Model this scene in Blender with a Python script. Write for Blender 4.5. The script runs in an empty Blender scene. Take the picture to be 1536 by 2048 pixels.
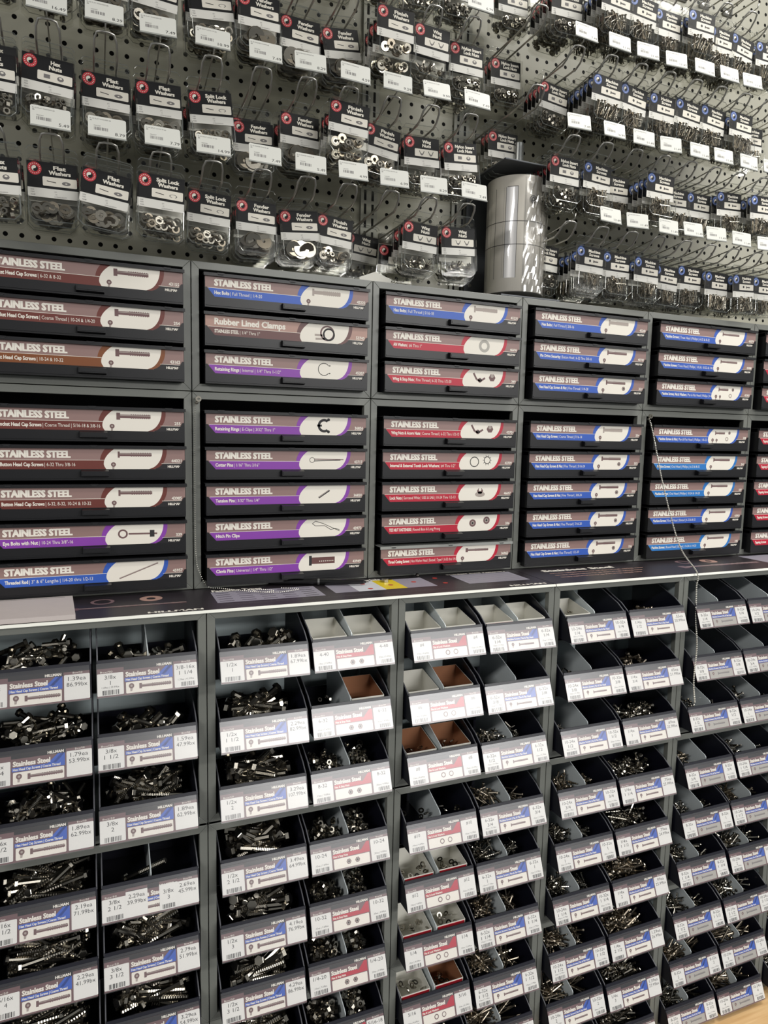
import bpy, math, random
from mathutils import Vector, Matrix
R = random.Random(7)
S = bpy.context.scene
C = S.collection

# ------------------------------------------------------------------ camera, world, lights
CAM = (0.18952, -1.35760, 0.30469)
YAW, PITCH, ROLL, FPX = 0.394733, -0.110438, 0.0214236, 1390.62
cy, sy, cp, sp = math.cos(YAW), math.sin(YAW), math.cos(PITCH), math.sin(PITCH)
fwd = Vector((sy * cp, cy * cp, sp)); rt = Vector((cy, -sy, 0)); up = rt.cross(fwd)
r2 = math.cos(ROLL) * rt + math.sin(ROLL) * up; u2 = -math.sin(ROLL) * rt + math.cos(ROLL) * up
cd = bpy.data.cameras.new('camera'); cam = bpy.data.objects.new('camera', cd); C.objects.link(cam)
m = Matrix.Identity(4)
for i, v in enumerate((r2, u2, -fwd)):
    m[0][i], m[1][i], m[2][i] = v
m.translation = Vector(CAM); cam.matrix_world = m
cd.sensor_fit = 'HORIZONTAL'; cd.sensor_width = 36; cd.lens = 36 * FPX / 1536; cd.clip_start = 0.01
S.camera = cam

w = bpy.data.worlds.new('world'); S.world = w; w.use_nodes = True
w.node_tree.nodes['Background'].inputs[0].default_value = (0.82, 0.84, 0.84, 1)
w.node_tree.nodes['Background'].inputs[1].default_value = 0.22

def area(name, loc, sx, sy_, power, col=(1, 0.97, 0.9), target=None):
    l = bpy.data.lights.new(name, 'AREA'); l.shape = 'RECTANGLE'; l.size = sx; l.size_y = sy_
    l.energy = power; l.color = col
    o = bpy.data.objects.new(name, l); C.objects.link(o); o.location = loc
    if target:
        o.rotation_euler = (Vector(target) - Vector(loc)).to_track_quat('-Z', 'Y').to_euler()
    return o
area('left_fill_light', (2.2, -1.0, 2.25), 1.6, 0.4, 44, (1, 0.975, 0.92))
area('left_fill_light', (4.0, -6.8, 2.25), 5.2, 1.0, 520, (1, 0.985, 0.96))
area('left_fill_light', (4.6, -9.4, 2.25), 6.0, 1.4, 620, (1, 0.985, 0.96))
area('left_fill_light', (-3.0, -3.2, 2.25), 2.4, 0.6, 150, (1, 0.975, 0.94))  # added fill, not a known fixture: brightens left-facing sides of the bin dividers
area('left_fill_light', (5.2, -1.9, 2.25), 1.6, 0.5, 70, (1, 0.98, 0.96))
S.view_settings.view_transform = 'Standard'; S.view_settings.look = 'None'
S.view_settings.gamma = 1; S.view_settings.use_curve_mapping = False
S.view_settings.exposure = 0.14
S.cycles.transparent_max_bounces = 24

# ------------------------------------------------------------------ layout constants
W = 0.36
ZT, ZM, Z2, Z3, D = 0.6165, 0.3785, -0.3868, -0.7705, 0.1672
Z4 = -1.157
YB = 0.18            # face of the pegboard
BAR = 0.0145

# ------------------------------------------------------------------ materials
def lin(c):
    return tuple((x / 255 / 12.92) if x / 255 <= 0.04045 else ((x / 255 + 0.055) / 1.055) ** 2.4 for x in c) + (1,)
MATS = {}
def mat(name, rgb, rough=0.5, metal=0.0, spec=0.5, noise=0, coat=0, scale=60):
    m = bpy.data.materials.new(name); m.use_nodes = True; nt = m.node_tree
    b = nt.nodes['Principled BSDF']; c = lin(rgb)
    b.inputs['Base Color'].default_value = c; b.inputs['Roughness'].default_value = rough
    b.inputs['Metallic'].default_value = metal; b.inputs['Specular IOR Level'].default_value = spec
    b.inputs['Coat Weight'].default_value = coat
    if noise:
        n = nt.nodes.new('ShaderNodeTexNoise'); n.inputs['Scale'].default_value = scale; n.inputs['Detail'].default_value = 5
        tc = nt.nodes.new('ShaderNodeTexCoord'); nt.links.new(tc.outputs['Object'], n.inputs['Vector'])
        mx = nt.nodes.new('ShaderNodeMixRGB'); mx.blend_type = 'MIX'
        mx.inputs[1].default_value = tuple(x * (1 - noise) for x in c[:3]) + (1,)
        mx.inputs[2].default_value = tuple(min(1, x * (1 + noise)) for x in c[:3]) + (1,)
        nt.links.new(n.outputs['Fac'], mx.inputs[0]); nt.links.new(mx.outputs[0], b.inputs['Base Color'])
    MATS[name] = m; return m
def clear(name, tint, gl_rough, base, haze=0.0, hazecol=(200, 210, 210)):
    """clear plastic sheet: lets light straight through, mirrors by angle, a little haze"""
    m = bpy.data.materials.new(name); m.use_nodes = True; nt = m.node_tree
    for n in list(nt.nodes):
        if n.type != 'OUTPUT_MATERIAL': nt.nodes.remove(n)
    out = [n for n in nt.nodes if n.type == 'OUTPUT_MATERIAL'][0]
    tr = nt.nodes.new('ShaderNodeBsdfTransparent'); tr.inputs[0].default_value = tint + (1,)
    gl = nt.nodes.new('ShaderNodeBsdfGlossy'); gl.inputs['Roughness'].default_value = gl_rough
    lw = nt.nodes.new('ShaderNodeLayerWeight'); pw = nt.nodes.new('ShaderNodeMath'); pw.operation = 'POWER'; pw.inputs[1].default_value = 4
    ml = nt.nodes.new('ShaderNodeMath'); ml.operation = 'MULTIPLY_ADD'; ml.inputs[1].default_value = 0.7; ml.inputs[2].default_value = base
    nt.links.new(lw.outputs['Facing'], pw.inputs[0]); nt.links.new(pw.outputs[0], ml.inputs[0])
    mx = nt.nodes.new('ShaderNodeMixShader'); nt.links.new(ml.outputs[0], mx.inputs[0])
    src = tr.outputs[0]
    if haze:
        df = nt.nodes.new('ShaderNodeBsdfDiffuse'); df.inputs[0].default_value = lin(hazecol)
        m2 = nt.nodes.new('ShaderNodeMixShader'); m2.inputs[0].default_value = haze
        nt.links.new(tr.outputs[0], m2.inputs[1]); nt.links.new(df.outputs[0], m2.inputs[2]); src = m2.outputs[0]
    nt.links.new(src, mx.inputs[1]); nt.links.new(gl.outputs[0], mx.inputs[2]); nt.links.new(mx.outputs[0], out.inputs[0])
    MATS[name] = m; return m

mat('grey_steel', (116, 118, 112), 0.38, 0.0, 0.6, noise=0.06, scale=300)
mat('inner_grey', (176, 188, 190), 0.5, 0.0, 0.4, noise=0.08, scale=8)
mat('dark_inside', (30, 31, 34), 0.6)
mat('black_plastic', (22, 22, 25), 0.36, 0, 0.45, noise=0.12, scale=40)
mat('grey_lid', (150, 152, 148), 0.45)
mat('navy_plastic', (20, 21, 32), 0.36, 0, 0.45)
mat('rim_grey', (104, 105, 110), 0.4)
mat('label_brown', (146, 118, 113), 0.42, 0, 0.5)
mat('label_tan', (176, 140, 128), 0.42, 0, 0.5)
mat('label_mauve', (112, 84, 86), 0.42, 0, 0.5)
mat('label_black', (28, 26, 30), 0.4)
mat('cream', (238, 232, 220), 0.5)
mat('paper_white', (232, 230, 224), 0.5)
mat('band_blue', (50, 92, 186), 0.42); mat('band_light_blue', (38, 120, 196), 0.42)
mat('band_purple', (136, 62, 168), 0.42); mat('band_red', (186, 26, 54), 0.42)
mat('band_brown', (108, 50, 42), 0.42); mat('band_orange', (128, 72, 34), 0.42); mat('band_dark', (104, 68, 66), 0.42)
mat('ink', (40, 38, 40), 0.6); mat('ink_soft', (120, 116, 116), 0.6); mat('icon_brown', (112, 84, 84), 0.5)
mat('icon_light', (170, 158, 150), 0.5); mat('icon_grey', (176, 172, 164), 0.5)
mat('steel', (165, 160, 149), 0.22, 1.0); mat('dark_steel', (150, 145, 135), 0.3, 1.0)
mat('wire', (205, 203, 196), 0.34, 1.0); mat('chain_metal', (226, 223, 212), 0.3, 0.9)
mat('bronze_steel', (164, 154, 138), 0.3, 1.0)
mat('card_black', (11, 11, 14), 0.5, 0, 0.25); mat('logo_red', (196, 42, 56), 0.45); mat('logo_blue', (44, 92, 176), 0.45)
mat('tag_white', (224, 224, 216), 0.4, 0, 0.5); mat('tag_edge', (170, 172, 166), 0.3)
mat('mat_black', (40, 35, 40), 0.42, 0, 0.5, noise=0.15, scale=6)
mat('mat_mauve', (122, 98, 102), 0.42); mat('chart_grey', (150, 146, 158), 0.45); mat('chart_yellow', (226, 200, 40), 0.45)
mat('chart_white', (214, 216, 220), 0.45); mat('chart_red', (190, 60, 50), 0.45)
mat('edge_white', (232, 232, 222), 0.4)
mat('pen_black', (16, 16, 17), 0.25); mat('notebook', (196, 186, 182), 0.6, noise=0.05)
mat('box_white', (226, 224, 214), 0.6, noise=0.05, scale=20); mat('box_brown', (150, 100, 68), 0.75, noise=0.08, scale=30)
mat('metal_plate', (88, 91, 95), 0.4, 0.2); mat('rivet', (190, 190, 190), 0.3, 1.0); mat('rod_grey', (172, 174, 172), 0.25, 0.9)
mat('roll_paper', (218, 212, 200), 0.28, 0.1, 0.7, noise=0.1, scale=14, coat=0.6)
mat('roll_strip', (196, 194, 192), 0.28, 0.1, 0.7, coat=0.6)
mat('upright', (150, 150, 140), 0.45, 0.2); mat('hole_dark', (14, 14, 13), 0.9)
clear('clear_plastic', (0.97, 0.97, 0.96), 0.07, 0.025)
clear('clear_cover', (0.97, 0.97, 0.975), 0.30, 0.055)
clear('frosted', (0.7, 0.74, 0.76), 0.35, 0.05, haze=0.82, hazecol=(226, 234, 236))
clear('wrap', (0.97, 0.97, 0.97), 0.14, 0.26)

def wood():
    m = mat('pale_wood', (222, 184, 132), 0.55); nt = m.node_tree; b = nt.nodes['Principled BSDF']
    tc = nt.nodes.new('ShaderNodeTexCoord'); mp = nt.nodes.new('ShaderNodeMapping'); mp.inputs['Scale'].default_value = (2, 30, 30)
    n = nt.nodes.new('ShaderNodeTexNoise'); n.inputs['Scale'].default_value = 3; n.inputs['Detail'].default_value = 6
    cr = nt.nodes.new('ShaderNodeValToRGB'); cr.color_ramp.elements[0].position = 0.3; cr.color_ramp.elements[1].position = 0.7
    cr.color_ramp.elements[0].color = lin((206, 162, 108)); cr.color_ramp.elements[1].color = lin((230, 194, 142))
    nt.links.new(tc.outputs['Object'], mp.inputs[0]); nt.links.new(mp.outputs[0], n.inputs['Vector'])
    nt.links.new(n.outputs['Fac'], cr.inputs[0]); nt.links.new(cr.outputs[0], b.inputs['Base Color'])
wood()
mat('wood_edge', (236, 214, 168), 0.6)

def pegmat(spacing=0.0278, rad=0.0044, ox=0.027, oz=0.0134):
    m = mat('pegboard_beige', (158, 156, 140), 0.42, 0.0, 0.5); nt = m.node_tree; b = nt.nodes['Principled BSDF']
    tc = nt.nodes.new('ShaderNodeTexCoord'); sx = nt.nodes.new('ShaderNodeSeparateXYZ'); nt.links.new(tc.outputs['Object'], sx.inputs[0])
    def M(op, a, bb=None):
        n = nt.nodes.new('ShaderNodeMath'); n.operation = op
        for i, v in enumerate((a, bb)):
            if v is None: continue
            if isinstance(v, (int, float)): n.inputs[i].default_value = v
            else: nt.links.new(v, n.inputs[i])
        return n.outputs[0]
    def axis(o, off):
        f = M('FRACT', M('DIVIDE', M('ADD', o, 10 * spacing + off), spacing)); return M('MULTIPLY', M('SUBTRACT', f, 0.5), spacing)
    a, c = axis(sx.outputs[0], ox), axis(sx.outputs[2], oz)
    d = M('SQRT', M('ADD', M('MULTIPLY', a, a), M('MULTIPLY', c, c)))
    h = M('LESS_THAN', d, rad)
    n = nt.nodes.new('ShaderNodeTexNoise'); n.inputs['Scale'].default_value = 3; nt.links.new(tc.outputs['Object'], n.inputs['Vector'])
    cr = nt.nodes.new('ShaderNodeMixRGB'); cr.inputs[1].default_value = lin((150, 148, 134)); cr.inputs[2].default_value = lin((168, 166, 150))
    nt.links.new(n.outputs['Fac'], cr.inputs[0])
    mx = nt.nodes.new('ShaderNodeMixRGB'); nt.links.new(h, mx.inputs[0]); nt.links.new(cr.outputs[0], mx.inputs[1]); mx.inputs[2].default_value = lin((10, 10, 9))
    nt.links.new(mx.outputs[0], b.inputs['Base Color'])
    nt.links.new(M('SUBTRACT', 0.5, M('MULTIPLY', h, 0.45)), b.inputs['Specular IOR Level'])
pegmat()

# ------------------------------------------------------------------ mesh builder
def textmesh(s, off=0.0, cache={}):
    key = (s, off)
    if key in cache: return cache[key]
    cu = bpy.data.curves.new('tmp', 'FONT'); cu.body = s; cu.size = 1; cu.resolution_u = 2; cu.offset = off
    o = bpy.data.objects.new('tmp', cu); C.objects.link(o)
    dg = bpy.context.evaluated_depsgraph_get(); dg.update()
    me = o.evaluated_get(dg).to_mesh()
    vs = [(v.co.x, v.co.y) for v in me.vertices]; fs = [tuple(p.vertices) for p in me.polygons]
    o.evaluated_get(dg).to_mesh_clear(); bpy.data.objects.remove(o); bpy.data.curves.remove(cu)
    xs = [v[0] for v in vs] or [0, 1]
    cache[key] = (vs, fs, min(xs), max(xs)); return cache[key]

class MB:
    def __init__(s): s.v = []; s.f = []; s.m = []; s.mats = []
    def mi(s, name):
        if name not in s.mats: s.mats.append(name)
        return s.mats.index(name)
    def add(s, vs, fs, mt):
        b = len(s.v); s.v += [tuple(v) for v in vs]; k = s.mi(mt)
        for f in fs: s.f.append(tuple(i + b for i in f)); s.m.append(k)
    def box(s, x0, x1, y0, y1, z0, z1, mt):
        s.add([(x0, y0, z0), (x1, y0, z0), (x1, y1, z0), (x0, y1, z0), (x0, y0, z1), (x1, y0, z1), (x1, y1, z1), (x0, y1, z1)],
              [(0, 3, 2, 1), (4, 5, 6, 7), (0, 1, 5, 4), (1, 2, 6, 5), (2, 3, 7, 6), (3, 0, 4, 7)], mt)
    def prism(s, pts, axis, a0, a1, mt):
        """extrude a 2D polygon along an axis ('x': pts=(y,z), 'y': pts=(x,z), 'z': pts=(x,y))"""
        n = len(pts)
        def P(p, a): return {'x': (a, p[0], p[1]), 'y': (p[0], a, p[1]), 'z': (p[0], p[1], a)}[axis]
        s.add([P(p, a0) for p in pts] + [P(p, a1) for p in pts],
              [tuple(range(n)), tuple(range(2 * n - 1, n - 1, -1))] + [(i, (i + 1) % n + 0, (i + 1) % n + n, i + n)[::-1] for i in range(n)], mt)
    def tube(s, pts, r, mt, n=6, close=False):
        pts = [Vector(p) for p in pts]; N = len(pts); rings = []; prev = None
        for i, p in enumerate(pts):
            a = pts[i - 1] if (i or close) else p; b = pts[(i + 1) % N] if (i < N - 1 or close) else p
            t = (b - a).normalized()
            if prev is None:
                q = t.orthogonal().normalized()
            else:
                q = (prev - prev.dot(t) * t); q = q.normalized() if q.length > 1e-6 else t.orthogonal().normalized()
            prev = q; q2 = t.cross(q)
            rr = r[i] if isinstance(r, (list, tuple)) else r
            rings.append([p + rr * (math.cos(2 * math.pi * k / n) * q + math.sin(2 * math.pi * k / n) * q2) for k in range(n)])
        vs = [v for rg in rings for v in rg]; fs = []
        L = N if close else N - 1
        for i in range(L):
            for k in range(n):
                a = i * n + k; b = i * n + (k + 1) % n; j = ((i + 1) % N) * n
                fs.append((a, b, j + (k + 1) % n, j + k))
        if not close: fs += [tuple(range(n - 1, -1, -1)), tuple((N - 1) * n + k for k in range(n))]
        s.add(vs, fs, mt)
    def sphere(s, c, r, mt, n=8, mrings=5):
        vs = [(c[0], c[1], c[2] + r)]; fs = []
        for i in range(1, mrings):
            t = math.pi * i / mrings
            for k in range(n):
                a = 2 * math.pi * k / n; vs.append((c[0] + r * math.sin(t) * math.cos(a), c[1] + r * math.sin(t) * math.sin(a), c[2] + r * math.cos(t)))
        vs.append((c[0], c[1], c[2] - r))
        for k in range(n):
            fs.append((0, 1 + k, 1 + (k + 1) % n))
            for i in range(mrings - 2):
                a = 1 + i * n; fs.append((a + k, a + n + k, a + n + (k + 1) % n, a + (k + 1) % n))
            a = 1 + (mrings - 2) * n; fs.append((a + k, len(vs) - 1, a + (k + 1) % n))
        s.add(vs, fs, mt)
    def ringsolid(s, M4, ro, ri, h, mt, n=14, hexo=False):
        """washer or nut: outer radius, inner radius, height, along local z of M4"""
        vs = []
        for (z) in (0, h):
            for rr, hx in ((ro, hexo), (ri, False)):
                for k in range(n):
                    a = 2 * math.pi * k / n; q = rr
                    if hx:
                        a6 = (a % (math.pi / 3)) - math.pi / 6; q = rr * math.cos(math.pi / 6) / math.cos(a6)
                    vs.append(M4 @ Vector((q * math.cos(a), q * math.sin(a), z)))
        fs = []
        for k in range(n):
            j = (k + 1) % n
            fs += [(k, n + k, n + j, j), (2 * n + k, 2 * n + j, 3 * n + j, 3 * n + k), (k, j, 2 * n + j, 2 * n + k), (n + k, 3 * n + k, 3 * n + j, n + j)]
        s.add(vs, fs, mt)
    def lathe(s, M4, prof, mt, n=8):
        vs = []; fs = []
        for z, r in prof:
            for k in range(n):
                a = 2 * math.pi * k / n; vs.append(M4 @ Vector((r * math.cos(a), r * math.sin(a), z)))
        for i in range(len(prof) - 1):
            for k in range(n):
                fs.append((i * n + k, i * n + (k + 1) % n, (i + 1) * n + (k + 1) % n, (i + 1) * n + k))
        fs += [tuple(range(n - 1, -1, -1)), tuple((len(prof) - 1) * n + k for k in range(n))]
        s.add(vs, fs, mt)
    def build(s, name, parent=None, loc=None, smooth=False):
        me = s.mesh(name, smooth); return link(name, me, parent, loc)
    def mesh(s, name, smooth=False):
        me = bpy.data.meshes.new(name); me.from_pydata(s.v, [], s.f)
        for n in s.mats: me.materials.append(MATS[n])
        me.polygons.foreach_set('material_index', s.m)
        if smooth: me.polygons.foreach_set('use_smooth', [True] * len(s.f))
        me.update(); return me

class Pl:
    """a flat printed surface: O origin, U right, V up, N towards the viewer; su/sv scale the 2D units"""
    def __init__(s, mb, O, U=(1, 0, 0), V=(0, 0, 1), N=(0, -1, 0), su=1, sv=1):
        s.mb = mb; s.O = Vector(O); s.U = Vector(U).normalized(); s.V = Vector(V).normalized(); s.N = Vector(N).normalized(); s.su = su; s.sv = sv
    def P(s, u, v, n=0): return s.O + s.U * (u * s.su) + s.V * (v * s.sv) + s.N * n
    def poly(s, pts, mt, n): s.mb.add([s.P(a, b, n) for a, b in pts], [tuple(range(len(pts)))], mt)
    def rect(s, u0, u1, v0, v1, mt, n, r=0):
        if not r: s.poly([(u0, v0), (u1, v0), (u1, v1), (u0, v1)], mt, n); return
        pts = []; ru = r / s.su; rv = r / s.sv
        for cu, cv, a0 in ((u1 - ru, v0 + rv, -90), (u1 - ru, v1 - rv, 0), (u0 + ru, v1 - rv, 90), (u0 + ru, v0 + rv, 180)):
            for k in range(4):
                a = math.radians(a0 + k * 30); pts.append((cu + ru * math.cos(a), cv + rv * math.sin(a)))
        s.poly(pts, mt, n)
    def strip(s, left, right, mt, n):
        """left/right lists of (u,v) of equal length"""
        vs = [s.P(a, b, n) for a, b in left] + [s.P(a, b, n) for a, b in right]; L = len(left)
        s.mb.add(vs, [(i, i + L, i + 1 + L, i + 1) for i in range(L - 1)], mt)
    def disc(s, u, v, r, mt, n, k=16, ry=None, a0=0, a1=360):
        ry = ry or r; pts = [(u + r / s.su * math.cos(math.radians(a0 + (a1 - a0) * i / k)), v + ry / s.sv * math.sin(math.radians(a0 + (a1 - a0) * i / k))) for i in range(k + (a1 - a0 < 360))]
        s.poly(pts, mt, n)
    def ring(s, u, v, ro, ri, mt, n, k=20, a0=0, a1=360, q=1.0):
        A = [math.radians(a0 + (a1 - a0) * i / k) for i in range(k + 1)]
        s.strip([(u + ro / s.su * math.cos(a), v + ro * q / s.sv * math.sin(a)) for a in A], [(u + ri / s.su * math.cos(a), v + ri * q / s.sv * math.sin(a)) for a in A], mt, n)
    def text(s, t, u, v, h, mt, n, wid=None, align='l', bold=0.0):
        """u,v baseline; h height of capitals in metres; wid = full width in metres (None: natural, slightly narrow)"""
        vs, fs, x0, x1 = textmesh(t, 0.018 if bold else 0.0); sc = h / 0.72; xs = sc * 0.85
        if wid: xs = min(wid / max(1e-6, x1 - x0), sc * (1.1 if len(t) < 3 else 1.7))
        tw = (x1 - x0) * xs
        off = {'l': 0, 'c': -tw / 2, 'r': -tw}[align]
        for dx in ([0] if not bold else [-bold, 0, bold]):
            for dy in ([0] if not bold else [-bold * 0.5, bold * 0.5]):
                s.mb.add([s.P(u, v, n) + s.U * ((a - x0) * xs + off + dx) + s.V * (b * sc + dy) for a, b in vs], fs, mt)
                n += 0.000004
def link(name, me, parent=None, loc=None, rot=None):
    o = bpy.data.objects.new(name, me); C.objects.link(o)
    if parent: o.parent = parent
    if loc: o.location = loc
    if rot: o.rotation_euler = rot
    return o
def tag(o, label, cat, group=None, kind=None):
    if label: o['label'] = label
    if cat: o['category'] = cat
    if group: o['group'] = group
    if kind: o['kind'] = kind
    return o
def thing(name, loc, label, cat, group=None, rot=None):
    o = bpy.data.objects.new(name, None); C.objects.link(o); o.location = loc; o.empty_display_size = 0.02
    if rot: o.rotation_euler = rot
    return tag(o, label, cat, group)
def bevel(o, wd=0.0009, seg=2):
    b = o.modifiers.new('bevel', 'BEVEL'); b.width = wd; b.segments = seg; b.limit_method = 'ANGLE'; b.angle_limit = math.radians(40)
ORD = 'first second third fourth fifth sixth seventh eighth ninth tenth eleventh twelfth'.split()

# ------------------------------------------------------------------ structure: pegboard wall, wooden base
mb = MB(); mb.box(-0.6, 3.4, YB, YB + 0.012, -1.4, 2.3, 'pegboard_beige')
tag(mb.build('wall_back'), None, None, kind='structure')
mb = MB(); mb.box(-0.6, 3.4, -2.2, YB, Z4 - 0.32, Z4 - 0.3, 'dark_inside'); tag(mb.build('floor'), None, None, kind='structure')
bs = thing('base_plinth', (0, 0, Z4), 'pale wooden plank base under the bin cabinets, seen at lower right', 'base')
mb = MB(); mb.box(-0.6, 3.2, -0.266, YB - 0.002, -0.022, -0.0005, 'pale_wood'); mb.build('top_board', bs)
mb = MB(); mb.box(-0.6, 3.2, -0.284, -0.2665, -0.11, -0.004, 'wood_edge'); o = mb.build('front_board', bs); o['label'] = 'lighter front board of the wooden base'
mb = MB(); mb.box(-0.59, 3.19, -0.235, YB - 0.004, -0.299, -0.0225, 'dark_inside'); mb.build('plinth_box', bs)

# slotted uprights between pegboard panels
def upright(x, lab):
    mb = MB()
    mb.box(x - 0.020, x + 0.020, YB - 0.006, YB - 0.0005, 0.3, 2.2, 'upright')
    z = 0.62
    while z < 2.1:
        for dx in (-0.012, 0.006):
            mb.box(x + dx, x + dx + 0.005, YB - 0.0068, YB - 0.006, z, z + 0.022, 'hole_dark')
        z += 0.030
    tag(mb.build('slotted_upright'), lab, 'shelving upright', 'slotted uprights of the pegboard')
upright(0.775, 'grey slotted metal upright on the left pegboard behind the finish washer packs')
upright(1.005, 'grey slotted metal upright on the pegboard beside the silver roll')

# ------------------------------------------------------------------ cabinets
def cabinet_mesh(h, depth, shelves):
    mb = MB(); g = 0.0007
    x0, x1 = g, W - g; t = 0.0015; fr = BAR - g
    # outer shell
    mb.box(x0, x0 + t, 0.001, depth, g, h - g, 'grey_steel'); mb.box(x1 - t, x1, 0.001, depth, g, h - g, 'grey_steel')
    mb.box(x0 + t, x1 - t, 0.001, depth, h - g - t, h - g, 'grey_steel'); mb.box(x0 + t, x1 - t, 0.001, depth, g, g + t, 'grey_steel')
    # front frame with mitred corners
    a, b, c_, d_ = x0, x1, g, h - g
    for pts in ([(a, c_), (b, c_), (b - fr, c_ + fr), (a + fr, c_ + fr)], [(a, d_), (a + fr, d_ - fr), (b - fr, d_ - fr), (b, d_)],
                [(a, c_), (a + fr, c_ + fr), (a + fr, d_ - fr), (a, d_)], [(b, c_), (b, d_), (b - fr, d_ - fr), (b - fr, c_ + fr)]):
        mb.prism(pts, 'y', -0.0, 0.013, 'grey_steel')
    fr_me = mb.mesh('cabinet_shell')
    mb = MB()
    mb.box(x0 + t, x1 - t, depth - 0.003, depth - 0.001, g + t, h - g - t, shelves and 'inner_grey' or 'dark_inside')
    mb.box(x0 + t, x0 + t + 0.001, 0.014, depth - 0.003, g + t, h - g - t, shelves and 'inner_grey' or 'dark_inside')
    mb.box(x1 - t - 0.001, x1 - t, 0.014, depth - 0.003, g + t, h - g - t, shelves and 'inner_grey' or 'dark_inside')
    ln = mb.mesh('lining'); sh = None
    if shelves:
        mb = MB()
        for z in shelves: mb.box(x0 + t + 0.001, x1 - t - 0.001, 0.008, depth - 0.004, z - 0.0024, z - 0.0008, 'black_plastic')
        sh = mb.mesh('shelves')
    return fr_me, ln, sh
UP_D, LO_D = 0.172, 0.215
PIT = 0.1245
cabs = {'u': cabinet_mesh(ZT - ZM, UP_D, None), 'm': cabinet_mesh(ZM, UP_D, None),
        'l': cabinet_mesh(0.3845, LO_D, [0.3845 - 0.124 - 0.1245 * i + 0.0 for i in range(2)])}
def cabinet(kind, k, z, lab, grp):
    fr, ln, sh = cabs[kind]
    y = 0 if kind != 'l' else -D
    r = thing('drawer_cabinet' if kind != 'l' else 'bin_cabinet', (k * W, y, z), lab, 'cabinet', grp)
    o = link('cabinet_shell', fr, r); bevel(o)
    link('lining', ln, r)
    if sh: link('shelves', sh, r)
    CABS[(kind, k)] = r
    return r
CABS = {}
for k in range(6):
    cabinet('u', k, ZM, 'grey steel cabinet of three drawers, %s from left, upper row' % ORD[k], 'three drawer cabinets along the top')
    cabinet('m', k, 0.0, 'grey steel cabinet of five drawers, %s from left, standing on the counter' % ORD[k], 'five drawer cabinets on the counter')
for k in range(6):
    for j, z in enumerate((0, Z2, Z3)):
        cabinet('l', k, z - 0.3845 - 0.002, 'grey steel cabinet of open bins, %s column from left, %s below the counter' % (ORD[k], ('directly', 'second box', 'lowest box')[j]), 'open bin cabinets below the counter')

# ------------------------------------------------------------------ icons printed on labels
def icon_bolt(p, u, v, L, h, mt, n, head=0.16, slot=False, flat=False):
    """side view of a screw, u,v at head left centre; L length, h head height in metres"""
    U = p.su; V = p.sv; hl = L * head
    if flat: p.poly([(u, v - h / 2 / V), (u + hl / U, v - h * .28 / V), (u + hl / U, v + h * .28 / V), (u, v + h / 2 / V)], mt, n)
    else: p.rect(u, u + hl / U, v - h / 2 / V, v + h / 2 / V, mt, n)
    s0 = u + hl / U; s1 = u + L / U
    p.rect(s0, s1, v - h * .25 / V, v + h * .25 / V, mt, n)
    k = 9; a = s0 + (s1 - s0) * 0.35
    for i in range(k):
        x = a + (s1 - a) * i / k
        p.rect(x, x + (s1 - a) / k * .45, v - h * .32 / V, v + h * .32 / V, mt, n + 0.00003)
    p.rect(s0, s1, v + h * .06 / V, v + h * .16 / V, 'icon_light', n + 0.00006)
def icon_head(p, u, v, r, n, mt='icon_brown'):
    p.poly([(u - r * .5 / p.su, v - r * 2.0 / p.sv), (u + r * .2 / p.su, v - r * 2.0 / p.sv), (u + r * .6 / p.su, v), (u - r * .5 / p.su, v)], 'icon_light', n)
    p.disc(u, v, r, mt, n + 0.00003, 12); p.disc(u, v, r * .45, 'icon_light', n + 0.00006, 6)
def icon_nut(p, u, v, r, n, mt='icon_brown'):
    p.disc(u, v, r, mt, n, 6); p.disc(u, v, r * .6, 'icon_light', n + .00003, 12); p.disc(u, v, r * .38, 'ink', n + .00006, 12)
def line2(p, pts, w, mt, n):
    for (a, b), (c, d) in zip(pts[:-1], pts[1:]):
        dx = (c - a) * p.su; dy = (d - b) * p.sv; L = math.hypot(dx, dy) or 1; ox = -dy / L * w / 2 / p.su; oy = dx / L * w / 2 / p.sv
        p.poly([(a + ox, b + oy), (a - ox, b - oy), (c - ox, d - oy), (c + ox, d + oy)], mt, n)
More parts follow.
